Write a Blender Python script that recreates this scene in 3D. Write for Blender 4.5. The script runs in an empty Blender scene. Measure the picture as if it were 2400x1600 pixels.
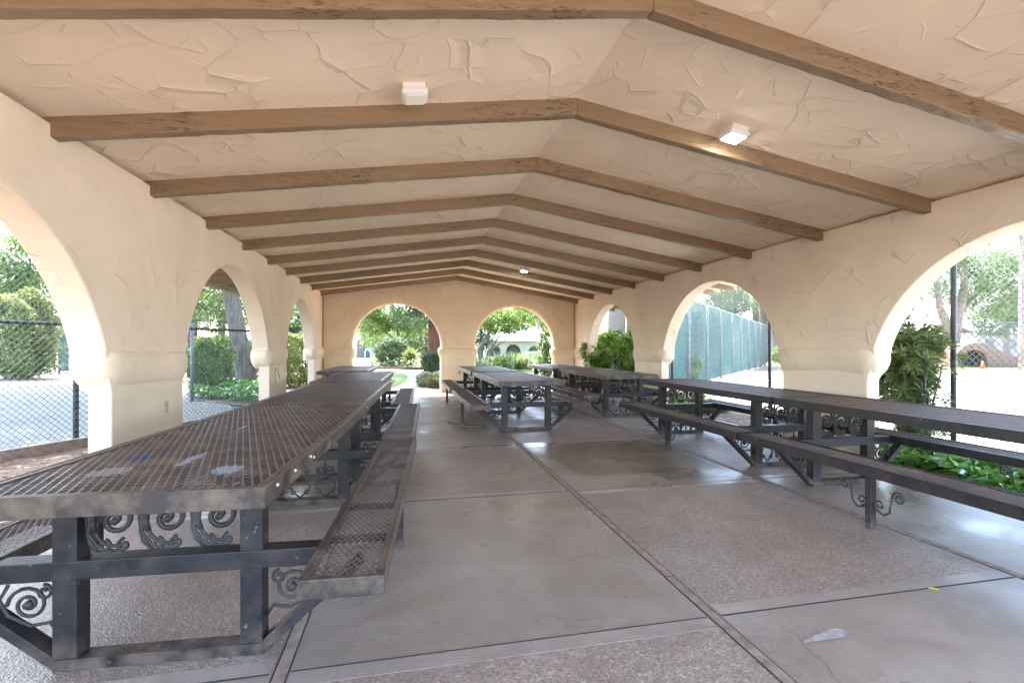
import bpy, bmesh, math, random
import numpy as np
from mathutils import Vector, Matrix
R = math.radians
random.seed(7); rng = np.random.default_rng(11)
SC = bpy.context.scene; COL = SC.collection
S = 0.87          # all numbers below are in units of 0.87 m; every top-level object is scaled by S at the end
YAW = 0.2109
# ---------------------------------------------------------------- camera
cam = bpy.data.cameras.new('camera'); camo = bpy.data.objects.new('camera', cam); COL.objects.link(camo)
cam.sensor_width = 36; cam.lens = 17.03; cam.shift_y = 0.00504; cam.clip_start = 0.05; cam.clip_end = 2000
camo.location = (0, 0, 1.43*S); camo.rotation_euler = (R(90), 0, -YAW)
SC.camera = camo
# ---------------------------------------------------------------- world, sun, exposure
SUN_EL, SUN_AZ = 62, -28       # azimuth clockwise from +y
w = bpy.data.worlds.new('World'); SC.world = w; w.use_nodes = True
nt = w.node_tree; bg = nt.nodes['Background']; sky = nt.nodes.new('ShaderNodeTexSky')
sky.sky_type = 'NISHITA'; sky.sun_disc = False; sky.sun_elevation = R(SUN_EL); sky.sun_rotation = R(SUN_AZ)
sky.dust_density = 2.5; sky.air_density = 1.0
nt.links.new(sky.outputs[0], bg.inputs[0]); bg.inputs[1].default_value = 0.15
sl = bpy.data.lights.new('sun', 'SUN'); sl.energy = 2.1; sl.angle = R(0.5); sl.color = (1, .95, .86)
so = bpy.data.objects.new('sun', sl); COL.objects.link(so)
sd = Vector((math.sin(R(SUN_AZ))*math.cos(R(SUN_EL)), math.cos(R(SUN_AZ))*math.cos(R(SUN_EL)), math.sin(R(SUN_EL))))
so.rotation_euler = sd.to_track_quat('Z', 'Y').to_euler(); so.location = (0, 0, 30)
SC.view_settings.view_transform = 'Standard'; SC.view_settings.look = 'None'
SC.view_settings.exposure = 4.3; SC.view_settings.gamma = 1
SC.cycles.max_bounces = 12; SC.cycles.diffuse_bounces = 8; SC.cycles.transparent_max_bounces = 24
SC.cycles.use_denoising = True; SC.cycles.sample_clamp_indirect = 6
# ---------------------------------------------------------------- helpers
def tag(o, label=None, cat=None, group=None, kind=None):
    if label: o['label'] = label
    if cat: o['category'] = cat
    if group: o['group'] = group
    if kind: o['kind'] = kind
    return o
def empty(name, loc=(0, 0, 0), rz=0, **k):
    o = bpy.data.objects.new(name, None); COL.objects.link(o)
    o.location = loc; o.rotation_euler = (0, 0, rz); o.empty_display_size = .1
    return tag(o, **k)
class MB:
    def __init__(s): s.v = []; s.f = []; s.m = []
    def add(s, vs, fs, mi=0):
        b = len(s.v); s.v += [tuple(p) for p in vs]; s.f += [tuple(b+i for i in f) for f in fs]; s.m += [mi]*len(fs); return s
    def box(s, x0, x1, y0, y1, z0, z1, mi=0):
        return s.add([(x, y, z) for z in (z0, z1) for y in (y0, y1) for x in (x0, x1)],
              [(0, 2, 3, 1), (4, 5, 7, 6), (0, 1, 5, 4), (2, 6, 7, 3), (0, 4, 6, 2), (1, 3, 7, 5)], mi)
    def bar(s, p, q, w, h, up=(0, 0, 1), mi=0):
        p = Vector(p); q = Vector(q); d = (q-p).normalized(); r = d.cross(Vector(up)).normalized(); u = r.cross(d)
        vs = []
        for c in (p, q):
            for a, b in ((-1, -1), (1, -1), (1, 1), (-1, 1)): vs.append(c+r*a*w/2+u*b*h/2)
        return s.add(vs, [(0, 1, 2, 3), (7, 6, 5, 4), (0, 4, 5, 1), (1, 5, 6, 2), (2, 6, 7, 3), (3, 7, 4, 0)], mi)
    def tube(s, pts, rad, n=6, mi=0, caps=True):
        pts = [Vector(p) for p in pts]; N = len(pts); rr = rad if hasattr(rad, '__len__') else [rad]*N
        vs = []; fs = []; pr = None
        for i, p in enumerate(pts):
            t = (pts[min(i+1, N-1)]-pts[max(i-1, 0)]).normalized()
            if pr is None:
                pr = t.orthogonal().normalized()
            pr = (pr-t*pr.dot(t)).normalized(); b = t.cross(pr)
            for k in range(n):
                a = 2*math.pi*k/n; vs.append(p+(pr*math.cos(a)+b*math.sin(a))*rr[i])
        for i in range(N-1):
            for k in range(n):
                k2 = (k+1) % n; fs.append((i*n+k, i*n+k2, (i+1)*n+k2, (i+1)*n+k))
        if caps: fs.append(tuple(range(n-1, -1, -1))); fs.append(tuple((N-1)*n+k for k in range(n)))
        return s.add(vs, fs, mi)
    def poly(s, pts2, f, t0, t1, mi=0):
        """prism: 2D outline pts2 mapped by f(a,b,t)"""
        n = len(pts2)
        vs = [f(a, b, t0) for a, b in pts2]+[f(a, b, t1) for a, b in pts2]
        fs = [tuple(range(n)), tuple(range(2*n-1, n-1, -1))]+[(i, i+n, (i+1) % n+n, (i+1) % n) for i in range(n)]
        return s.add(vs, fs, mi)
    def mesh(s, name, mats, smooth=False):
        me = bpy.data.meshes.new(name); me.from_pydata(s.v, [], s.f)
        for m in (mats if isinstance(mats, (list, tuple)) else [mats]): me.materials.append(m)
        me.polygons.foreach_set('material_index', s.m)
        bm = bmesh.new(); bm.from_mesh(me); bmesh.ops.recalc_face_normals(bm, faces=bm.faces); bm.to_mesh(me); bm.free()
        if smooth: me.polygons.foreach_set('use_smooth', [True]*len(me.polygons))
        me.update(); return me
    def build(s, name, mats, parent=None, smooth=False, bevel=0, seg=2, **k):
        o = bpy.data.objects.new(name, s.mesh(name, mats, smooth)); COL.objects.link(o); o.parent = parent
        if bevel:
            b = o.modifiers.new('bevel', 'BEVEL'); b.width = bevel; b.segments = seg; b.limit_method = 'ANGLE'; b.angle_limit = R(40)
            b.harden_normals = smooth
        return tag(o, **k)
def link_copy(o, parent):
    c = o.copy(); COL.objects.link(c); c.parent = parent
    return c
def copy_tree(root, kids):
    c = root.copy(); COL.objects.link(c)
    def rec(src, dst):
        for ch in kids.get(src.name, []):
            d = link_copy(ch, dst); rec(ch, d)
    rec(root, c); return c
# ---------------------------------------------------------------- material helpers
class NT:
    def __init__(s, name, rough=.6, spec=.5, metal=0):
        s.m = bpy.data.materials.new(name); s.m.use_nodes = True; s.t = s.m.node_tree; s.n = s.t.nodes; s.b = s.n['Principled BSDF']
        s.b.inputs['Roughness'].default_value = rough; s.b.inputs['Specular IOR Level'].default_value = spec
        s.b.inputs['Metallic'].default_value = metal; s.tc = s.n.new('ShaderNodeTexCoord'); s.co = s.tc.outputs['Object']
    def mp(s, sc=(1, 1, 1), rot=(0, 0, 0), src=None, loc=(0, 0, 0)):
        m = s.n.new('ShaderNodeMapping'); m.inputs['Scale'].default_value = sc; m.inputs['Rotation'].default_value = rot; m.inputs['Location'].default_value = loc
        s.l(src or s.co, m.inputs[0]); return m.outputs[0]
    def l(s, a, b): s.t.links.new(a, b)
    def noise(s, sc, det=4, src=None, dist=0, rough=.5):
        n = s.n.new('ShaderNodeTexNoise'); n.inputs['Scale'].default_value = sc; n.inputs['Detail'].default_value = det
        n.inputs['Distortion'].default_value = dist; n.inputs['Roughness'].default_value = rough; s.l(src or s.co, n.inputs['Vector']); return n.outputs['Fac']
    def vor(s, sc, feat='F1', src=None, out='Distance', rnd=1):
        n = s.n.new('ShaderNodeTexVoronoi'); n.feature = feat; n.inputs['Scale'].default_value = sc; n.inputs['Randomness'].default_value = rnd
        s.l(src or s.co, n.inputs['Vector']); return n.outputs[out]
    def ramp(s, fac, stops, interp='LINEAR'):
        n = s.n.new('ShaderNodeValToRGB'); n.color_ramp.interpolation = interp; el = n.color_ramp.elements
        while len(el) < len(stops): el.new(.5)
        for e, (p, c) in zip(el, stops):
            e.position = p; e.color = (c if hasattr(c, '__len__') else (c, c, c))[:3]+(1,) if hasattr(c, '__len__') else (c, c, c, 1)
        s.l(fac, n.inputs[0]); return n.outputs[0]
    def mix(s, fac, a, b, mode='MIX'):
        n = s.n.new('ShaderNodeMix'); n.data_type = 'RGBA'; n.blend_type = mode
        for i, x in ((0, fac), (6, a), (7, b)):
            if hasattr(x, 'links') or hasattr(x, 'node'): s.l(x, n.inputs[i])
            elif i == 0: n.inputs[0].default_value = x
            else: n.inputs[i].default_value = tuple(x[:3])+(1,)
        return n.outputs[2]
    def math(s, op, a, b=None, clamp=False):
        n = s.n.new('ShaderNodeMath'); n.operation = op; n.use_clamp = clamp
        for i, x in enumerate((a, b)):
            if x is None: continue
            if hasattr(x, 'node'): s.l(x, n.inputs[i])
            else: n.inputs[i].default_value = x
        return n.outputs[0]
    def color(s, c):
        if hasattr(c, 'node'): s.l(c, s.b.inputs['Base Color'])
        else: s.b.inputs['Base Color'].default_value = tuple(c[:3])+(1,)
        return s
    def rough(s, c): s.l(c, s.b.inputs['Roughness']); return s
    def bump(s, h, st=.3, dist=.02, prev=None):
        n = s.n.new('ShaderNodeBump'); n.inputs['Strength'].default_value = st; n.inputs['Distance'].default_value = dist
        s.l(h, n.inputs['Height'])
        if prev: s.l(prev, n.inputs['Normal'])
        s.l(n.outputs[0], s.b.inputs['Normal']); return n.outputs[0]
def simple(name, c, rough=.6, metal=0, spec=.5, var=.25, sc=6, bump=0):
    m = NT(name, rough, spec, metal)
    f = m.noise(sc, 5)
    m.color(m.mix(m.ramp(f, [(.3, 0), (.7, 1)]), tuple(x*(1-var) for x in c), tuple(min(1, x*(1+var)) for x in c)))
    if bump: m.bump(m.noise(sc*8, 3), bump, .01)
    return m.m
def stucco(name, c, dens, scale=2.0, stain=.12, st=.5, lw=.02):
    m = NT(name, .85, .25)
    # trowel ridges: edges of warped cells kept only in patches
    big = m.noise(.5, 2)
    warp = m.mix(.34, m.co, m.n.new('ShaderNodeTexNoise').outputs['Color'], 'ADD')
    nn = [x for x in m.n if x.type == 'TEX_NOISE'][-1]; nn.inputs['Scale'].default_value = 1.6; nn.inputs['Detail'].default_value = 1.5; m.l(m.co, nn.inputs['Vector'])
    hs = []
    for k, (sc, off, lo) in enumerate(((scale, (0, 0, 0), dens), (scale*1.45, (7.3, 2.1, 4.4), dens+.02))):
        mpv = m.mp((1, 1, 1), (.3*k, .2*k, .7*k), warp, off)
        v = m.vor(sc, 'DISTANCE_TO_EDGE', mpv); ce = m.n.new('ShaderNodeTexVoronoi'); ce.inputs['Scale'].default_value = sc; m.l(mpv, ce.inputs['Vector'])
        sp = m.n.new('ShaderNodeSeparateColor'); m.l(ce.outputs['Color'], sp.inputs[0])
        lap = m.math('MULTIPLY', m.ramp(v, [(0, 1), (.05, .55), (.17, 0)], 'EASE'), m.ramp(sp.outputs[0], [(.25, 0), (.8, 1)]))   # trowel laps: each patch ends in a lip of its own height
        line = m.math('MULTIPLY', m.ramp(v, [(0, 1), (lw, 0)], 'EASE'), m.ramp(sp.outputs[1], [(.3, .25), (1, .6)]))
        mask = m.ramp(m.noise(scale*1.1+k, 1, m.mp(loc=(3.1+5*k, 1.7, .3))), [(lo, 0), (lo+.10, 1)])
        hs.append(m.math('MULTIPLY', m.math('ADD', line, lap), mask))
    h = m.math('MAXIMUM', hs[0], hs[1])
    soft = m.noise(2.4, 3)
    fine = m.noise(95, 4, rough=.65)
    hh = m.math('ADD', m.math('MULTIPLY', h, .75), m.math('ADD', m.math('MULTIPLY', soft, .35), m.math('MULTIPLY', fine, .07)))
    m.bump(hh, st, .035)
    f = m.ramp(m.noise(1.1, 5, rough=.6), [(.3, 0), (.72, 1)])
    col = m.mix(f, tuple(x*(1-stain) for x in c), tuple(min(1, x*(1+stain*.5)) for x in c))
    col = m.mix(m.ramp(m.noise(.8, 4, m.mp((1, 1, .4), loc=(9, 9, 0))), [(.55, 0), (.75, .35)]), col, tuple(x*y for x, y in zip(c, (.86, .8, .76))))
    sz = m.n.new('ShaderNodeSeparateXYZ'); m.l(m.co, sz.inputs[0])
    splash = m.math('MULTIPLY', m.ramp(sz.outputs[2], [(.02, .55), (.30, 0)]), m.ramp(m.noise(4.5, 5, m.mp(loc=(6, 1, 3))), [(.35, .1), (.65, 1)]))   # splash dirt near the floor
    col = m.mix(splash, col, (.30, .225, .165)); scf = m.math('MULTIPLY', m.ramp(m.noise(16, 5, m.mp((1, 1, .5), loc=(8, 2, 2)), .8), [(.66, 0), (.70, .35)]), m.ramp(m.noise(.9, 2, m.mp(loc=(1, 4, 7))), [(.5, 0), (.62, 1)]))
    col = m.mix(scf, col, (.40, .31, .24))
    m.color(col)
    return m.m
M = {}
M['ceil'] = stucco('ceiling stucco', (.83, .675, .495), .47, 2.0, .08, .5)
M['wall'] = stucco('wall stucco', (.73, .605, .462), .555, 1.6, .12, .45, .028)
M['fwall'] = stucco('gable stucco', (.68, .54, .375), .50, 2.0, .08, .6, .026)
def beam_mat():
    m = NT('brown painted timber', .42, .5)
    g = m.noise(3, 6, m.mp((1.5, 8, 14)), .6)
    base = m.mix(m.ramp(g, [(.3, 0), (.7, 1)]), (.205, .132, .072), (.26, .172, .098))
    chip = m.noise(9, 3, m.mp((1.0, 6, 7)), 1.2)
    where = m.ramp(m.noise(.9, 2, m.mp((1, 1, .3), loc=(4, 2, 1))), [(.50, 0), (.60, 1)])
    mk = m.math('MULTIPLY', m.ramp(chip, [(.585, 0), (.62, 1)]), where)
    m.color(m.mix(mk, base, (.06, .037, .022)))
    kerf = m.n.new('ShaderNodeTexWave'); kerf.inputs['Scale'].default_value = 22; kerf.inputs['Distortion'].default_value = 1.5
    m.l(m.mp((1, 0, 0)), kerf.inputs['Vector'])
    b = m.bump(m.math('ADD', m.math('MULTIPLY', mk, -1.2), m.math('ADD', m.math('MULTIPLY', g, .35), m.math('MULTIPLY', kerf.outputs['Fac'], .02))), .5, .02)
    return m.m
M['beam'] = beam_mat()
def concrete(name, c, agg=False):
    m = NT(name, .4, .5)
    fw = m.n.new('ShaderNodeTexNoise'); fw.name = 'fine_warp'; fw.inputs['Scale'].default_value = 5; m.l(m.co, fw.inputs['Vector'])
    big = m.noise(.9, 6, rough=.62); st = m.noise(2.6, 5, m.mp(loc=(3, 8, 0)), 1.0, .6)
    if agg:
        v = m.n.new('ShaderNodeTexVoronoi'); v.inputs['Scale'].default_value = 95; m.l(m.co, v.inputs['Vector'])
        sep = m.n.new('ShaderNodeSeparateColor'); m.l(v.outputs['Color'], sep.inputs[0])
        peb = m.ramp(sep.outputs[0], [(0, tuple(x*.55 for x in c)), (.3, tuple(x*.86 for x in c)), (.62, c), (.86, (c[0]*1.2, c[1]*1.14, c[2]*1.1)), (.97, (c[0]*1.6, c[1]*1.6, c[2]*1.6))])
        col = m.mix(m.ramp(big, [(.35, 0), (.7, .55)]), peb, tuple(x*.55 for x in c))
        col = m.mix(m.ramp(st, [(.5, 0), (.85, .7)]), col, (c[0]*.55, c[1]*.42, c[2]*.33))
        m.color(col)
        m.bump(m.math('ADD', v.outputs['Distance'], m.noise(14, 3)), .35, .007)
        m.rough(m.ramp(big, [(.3, .36), (.7, .55)]))
    else:
        col = m.mix(m.ramp(big, [(.30, 0), (.72, 1)]), (c[0]*.74, c[1]*.72, c[2]*.70), tuple(x*1.2 for x in c))
        col = m.mix(m.ramp(st, [(.45, 0), (.85, .75)]), col, (c[0]*.62, c[1]*.54, c[2]*.47))
        ck = m.vor(.55, 'DISTANCE_TO_EDGE', m.mix(.12, m.co, m.n['fine_warp'].outputs['Color'], 'ADD'))
        ckm = m.ramp(m.noise(.7, 1, m.mp(loc=(2, 5, 0))), [(.5, 0), (.56, .55)])
        col = m.mix(m.math('MULTIPLY', m.ramp(ck, [(0, 1), (.004, 0)]), ckm), col, (.05, .04, .035))
        spot = m.vor(5.5, 'F1', m.mp(loc=(1, 2, 0)))
        col = m.mix(m.ramp(spot, [(.02, .7), (.06, 0)]), col, tuple(x*.4 for x in c))
        m.color(m.mix(m.math('MULTIPLY', m.noise(60, 3), .22), col, (.05, .045, .04)))
        m.bump(m.math('ADD', m.noise(28, 5), m.math('MULTIPLY', big, 2.5)), .12, .012)
        m.rough(m.ramp(m.noise(1.1, 4, m.mp(loc=(5, 1, 0))), [(.35, .22), (.65, .5)]))
    return m.m
M['smooth'] = concrete('troweled concrete', (.275, .228, .188))
M['agg'] = concrete('exposed aggregate concrete', (.265, .207, .168), True)
M['band'] = concrete('concrete band', (.30, .255, .22))
M['strip'] = simple('redwood joint strip', (.21, .155, .12), .7, var=.4, sc=14, bump=.3)
M['gap'] = simple('joint gap', (.02, .017, .015), .9)
def metal_mat(name, c, rust, r0=.3):
    m = NT(name, r0, .32)
    f = m.noise(7, 6, rough=.65); sp = m.noise(26, 4)
    col = m.mix(m.ramp(f, [(.42, 0), (.68, 1)]), c, rust)
    col = m.mix(m.ramp(sp, [(.69, 0), (.73, .55)]), col, (.2, .18, .18))
    sx = m.n.new('ShaderNodeSeparateXYZ'); m.l(m.co, sx.inputs[0])
    foot = m.math('MULTIPLY', m.ramp(sx.outputs[2], [(.03, .8), (.16, 0)]), m.ramp(m.noise(11, 4, m.mp(loc=(2, 2, 2))), [(.35, 0), (.6, 1)]))   # rust and dust round the feet
    col = m.mix(foot, col, (.11, .08, .06)) if name.startswith('dark painted') else col
    m.color(col); m.rough(m.ramp(f, [(.35, r0), (.7, r0+.25)]))
    m.bump(m.noise(40, 3), .12, .004)
    return m.m
M['metal'] = metal_mat('dark painted steel', (.013, .0115, .0135), (.038, .029, .026), .36)
M['rim'] = metal_mat('worn rim steel', (.04, .031, .027), (.14, .10, .07), .34)
M['mesh'] = metal_mat('worn expanded steel', (.085, .058, .048), (.17, .12, .095), .36)
M['iron'] = metal_mat('dark cast iron', (.026, .023, .022), (.06, .052, .048), .45)
M['underbar'] = metal_mat('rusty cross brace', (.05, .022, .018), (.09, .04, .03), .5)
def leaf_mat(name, a, b, tr=.35, rough=.5):
    m = NT(name, rough, .35)
    g = m.n.new('ShaderNodeNewGeometry'); c = m.ramp(g.outputs['Random Per Island'], [(0, a), (.75, b), (1, tuple(min(1, x*1.5) for x in b))])
    c2 = m.mix(m.ramp(m.noise(1.3, 2), [(.35, .45), (.65, 0)]), c, tuple(x*.55 for x in a))
    m.color(c2)
    t = m.n.new('ShaderNodeBsdfTranslucent'); m.l(c2, t.inputs[0]); mx = m.n.new('ShaderNodeMixShader'); mx.inputs[0].default_value = tr
    m.l(m.b.outputs[0], mx.inputs[1]); m.l(t.outputs[0], mx.inputs[2]); m.l(mx.outputs[0], m.n['Material Output'].inputs[0])
    return m.m
M['leaf'] = leaf_mat('mid green leaves', (.05, .095, .025), (.13, .19, .055))
M['leafb'] = leaf_mat('bright green leaves', (.075, .135, .02), (.18, .25, .05))
M['leafd'] = leaf_mat('dark green leaves', (.028, .058, .022), (.075, .12, .042))
M['leafc'] = leaf_mat('blue green needles', (.045, .085, .05), (.11, .16, .09))
M['leafy'] = leaf_mat('yellow green leaves', (.10, .14, .028), (.23, .26, .075))
M['leafw'] = leaf_mat('variegated pale leaves', (.10, .15, .05), (.26, .29, .17))
M['leafs'] = leaf_mat('glossy leaves brightened for shade', (.10, .20, .025), (.26, .38, .06), .35, .3)  # greens brightened to make up for the eave shade on these plants
M['yew'] = leaf_mat('yew leaves', (.06, .10, .03), (.15, .19, .06), .3)
M['ivy'] = leaf_mat('ivy leaves', (.05, .14, .03), (.15, .30, .05), .2, .25)
M['grass'] = leaf_mat('grass blades', (.06, .11, .02), (.14, .2, .04))
M['deadleaf'] = leaf_mat('dry leaves', (.22, .13, .06), (.4, .28, .15))
def bark(name, c, sc=6):
    m = NT(name, .9, .2); f = m.noise(sc, 6, m.mp((3, 3, .35)), .8)
    m.color(m.mix(m.ramp(f, [(.35, 0), (.65, 1)]), tuple(x*.45 for x in c), c)); m.bump(f, .8, .05); return m.m
M['bark'] = bark('grey brown bark', (.18, .15, .125)); M['redbark'] = bark('redwood bark', (.17, .07, .04)); M['pale'] = bark('pale bark', (.19, .145, .11)); M['palm'] = bark('palm trunk fibre', (.055, .038, .026), 12)
# ---------------------------------------------------------------- the ground
def sheet(name, pts, z, mat, **k):
    mb = MB(); mb.add([(x, y, z) for x, y in pts], [tuple(range(len(pts)))]); return mb.build(name, mat, kind='structure', **k)
def ground_mat():
    m = NT('dirt and mulch', .95, .2); f = m.noise(1.5, 6, rough=.65); g = m.noise(30, 4)
    m.color(m.mix(m.ramp(f, [(.35, 0), (.7, 1)]), (.10, .068, .05), (.19, .14, .105))); m.bump(m.math('ADD', f, g), .6, .03); return m.m
M['dirt'] = ground_mat()
def court_mat(name, c):
    m = NT(name, .85, .3); f = m.noise(.5, 6, rough=.6)
    m.color(m.mix(m.ramp(f, [(.35, 0), (.7, 1)]), tuple(x*.86 for x in c), tuple(x*1.08 for x in c))); m.bump(m.noise(60, 3), .2, .004); return m.m
M['courtg'] = court_mat('faded green court paint', (.12, .122, .102)); M['courtw'] = court_mat('pale court surface', (.52, .50, .46)); M['path'] = court_mat('pale concrete path', (.17, .16, .155))
gm = MB(); gm.box(-600, 600, -500, 700, -.5, -.06); gm.build('ground', M['dirt'], kind='structure')
lawnm = NT('lawn soil', .9, .2); lawnm.color(lawnm.mix(lawnm.ramp(lawnm.noise(14, 5), [(.3, 0), (.7, 1)]), (.06, .11, .02), (.15, .2, .05))); lawnm.bump(lawnm.noise(120, 3), .9, .03); M['lawn'] = lawnm.m
# ---------------------------------------------------------------- pavilion
UL, UR, VF, VB, TH = -2.485, 5.368, 15.15, .30, .27
UC, ZR, ZLl, ZRr = 1.455, 3.615, 3.06, 2.98
def zc(u): return ZR-(ZR-ZLl)*(UC-u)/(UC-UL) if u < UC else ZR-(ZR-ZRr)*(u-UC)/(UR-UC)
pav = empty('pavilion', (0, 0, 0), label='open stucco picnic pavilion with arched walls and brown ceiling beams', cat='pavilion')
def notch(a0, a1, zc_, rr_, bul, n=30):
    """opening outline from floor to floor: straight jamb, swelling at the capital, circular head centred at height zc_"""
    c = (a0+a1)/2; h = (a1-a0)/2
    f0 = math.asin(min(1, (1.40-zc_)/rr_)); xe = rr_*math.cos(f0)
    L = [(a0, 0), (a0, 1.03), (a0+bul*.3, 1.09), (a0+bul*.8, 1.15), (a0+bul, 1.23), (a0+bul*.95, 1.31), (c-xe*.998+.012, 1.375)]
    A = [(c-rr_*math.cos(f0+(math.pi-2*f0)*k/n), zc_+rr_*math.sin(f0+(math.pi-2*f0)*k/n)) for k in range(n+1)]
    return L+A+[(2*c-x, z) for x, z in reversed(L)]
def outline(a0, a1, holes, top):
    P = [(a0, -.05)]
    for h in holes: P += [(h[0][0], -.05)]+h[1:-1]+[(h[-1][0], -.05)]
    P += [(a1, -.05)]+top
    return P
side_holes = [notch(1.42, 4.78, .88, 1.68, .05), notch(6.12, 9.6, .87, 1.74, .05), notch(10.88, 13.98, 1.02, 1.56, .05)]
end_holes = [notch(-1.62, .97, 1.42, 1.31, .04), notch(2.08, 4.62, 1.42, 1.285, .04)]
def side_wall(u0, u1, ztop, side):
    mb = MB(); mb.poly(outline(VB-TH+.004, VF+TH-.004, side_holes, [(VF+TH-.004, ztop), (VB-TH+.004, ztop)]), lambda a, b, t: (t, a, b), u0, u1)
    un = u0 if side == 0 else u1; sg = 1 if side == 0 else -1     # outer face steps in below the capitals
    mb.v = [(u+sg*.085*max(0, min(1, (1.16-z)/.10)), v, z) if abs(u-un) < 1e-6 and z < 1.16 else (u, v, z) for u, v, z in mb.v]
    return mb.build('wall', M['wall'], pav, smooth=True, bevel=.095, seg=8)
wl = side_wall(UL-TH, UL, 3.02, 0); wr = side_wall(UR, UR+TH, 2.95, 1)
def end_wall(v0, v1):
    mb = MB(); tp = [(UR-.004, zc(UR)+.05), (UC, ZR+.05), (UL+.004, zc(UL)+.05)]
    mb.poly(outline(UL+.004, UR-.004, end_holes, tp), lambda a, b, t: (a, t, b), v0, v1)
    return mb.build('wall', M['fwall'], pav, smooth=True, bevel=.09, seg=6)
wf = end_wall(VF, VF+TH)
def capital(x0, x1, y0, y1, parent, mat, kx=.85, ky=1.9):
    """soft band swelling round a pillar"""
    prof = [(-.13, 1.03), (-.04, 1.05), (.006, 1.09), (.032, 1.14), (.048, 1.19), (.056, 1.25), (.056, 1.31), (.047, 1.36), (.022, 1.39), (-.03, 1.405)]
    vs = []; fs = []; rc = .07; nc = 6
    base = []
    for (cx, cy, a0) in ((x1-rc, y1-rc, 0), (x0+rc, y1-rc, 90), (x0+rc, y0+rc, 180), (x1-rc, y0+rc, 270)):
        for k in range(nc+1):
            a = R(a0+90*k/nc); base.append((cx+rc*math.cos(a), cy+rc*math.sin(a), math.cos(a), math.sin(a)))
    full = []
    for i in range(len(base)):
        p, q = base[i], base[(i+1) % len(base)]; full.append(p)
        L = math.hypot(q[0]-p[0], q[1]-p[1]); k = int(L/.12)
        for j in range(1, k): full.append(tuple(p[m]+(q[m]-p[m])*j/k for m in range(4)))
    n = len(full)
    for oi, (o, z) in enumerate(prof):
        for i, (x, y, nx, ny) in enumerate(full):
            wv = .007*math.sin(3.1*x+2.3*y+1)+.005*math.sin(7*x-5*y)
            vs.append((x+nx*(o*kx+wv), y+ny*(o*ky+wv), z+.02*math.sin(2.1*x+1.7*y)))
    for j in range(len(prof)-1):
        for i in range(n): fs.append((j*n+i, j*n+(i+1) % n, (j+1)*n+(i+1) % n, (j+1)*n+i))
    mb = MB(); mb.add(vs, fs); return mb.build('capital', mat, parent, smooth=True)
for (a, b) in ((4.78, 6.12), (9.6, 10.88)):
    capital(UL-TH, UL, a, b, wl, M['wall']); capital(UR, UR+TH, a, b, wr, M['wall'])
for (a, b) in ((13.98, VF+TH-.01), (VB-TH+.01, 1.42)):
    capital(UL-TH, UL, a, b, wl, M['wall']); capital(UR, UR+TH, a, b, wr, M['wall'])
for (a, b) in ((UL-.3, -1.62), (.97, 2.08), (4.62, UR+.3)):
    capital(a, b, VF, VF+TH, wf, M['fwall'], 1.0, .7)
# roof: ceiling slab with tile-coloured top
EO, EOR = 1.6, 1.3
rm = MB(); zl = zc(UL-TH-EO); zr = zc(UR+TH+EOR); ul, ur = UL-TH-EO, UR+TH+EOR
rm.poly([(ul, zl), (UC, ZR), (ur, zr), (ur, zr+.22), (UC, ZR+.25), (ul, zl+.22)], lambda a, b, t: (a, t, b), VB-TH-1.2, VF+TH+.35)
roof = rm.build('roof', M['ceil'], pav)
M['tile'] = simple('clay roof tile', (.36, .17, .09), .8, var=.3, sc=9)
tm = MB()
for sgn, ue, ze in ((-1, ul, zl), (1, ur, zr)):
    n = 60
    for k in range(n):
        v = VB-TH-1.1+(VF-VB+2*TH+1.3)*k/(n-1)
        tm.tube([(ue+.05*sgn, v, ze+.25), (UC, v, ZR+.29)], .11, 8)
tm.build('tiles', M['tile'], roof, smooth=True)
fm = MB()
for k in range(26):                                                      # rafter tails under the eaves
    v = VB-1.2+k*.68
    for sgn, ua, ub in ((-1, UL-TH+.05, ul+.06), (1, UR+TH-.05, ur-.06)):
        fm.bar((ua, v, zc(ua)-.05), (ub, v, zc(ub)-.05), .09, .12)
fm.build('rafter_tails', M['beam'], roof, kind='stuff')
# beams
def beam(v, seed):
    rr = random.Random(seed); b = empty('beam'); b.parent = pav
    for side in (0, 1):
        ua, ub = (UC, UL-.12) if side == 0 else (UC, UR+.12)
        n = 40; vs = []; fs = []
        for i in range(n+1):
            u = ua+(ub-ua)*i/n; z = zc(u)
            if side == 0 and i == 0 or side == 1 and i == 0: u = UC
            j = lambda s=.004: rr.uniform(-s, s)
            vs += [(u, v+j(.003), z+.03), (u, v+j(.003), z-.145+j()), (u, v+.095+j(.003), z-.145+j()), (u, v+.095, z+.03)]
        for i in range(n):
            for k in range(4): fs.append((i*4+k, i*4+(k+1) % 4, (i+1)*4+(k+1) % 4, (i+1)*4+k))
        fs += [(0, 1, 2, 3), (n*4+3, n*4+2, n*4+1, n*4)]
        mb = MB(); mb.add(vs, fs); o = mb.build('rafter', M['beam'], b, bevel=.008, seg=1)
    return b
for k in range(-3, 9): beam(4.05+1.3556*k, 100+k)
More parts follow.
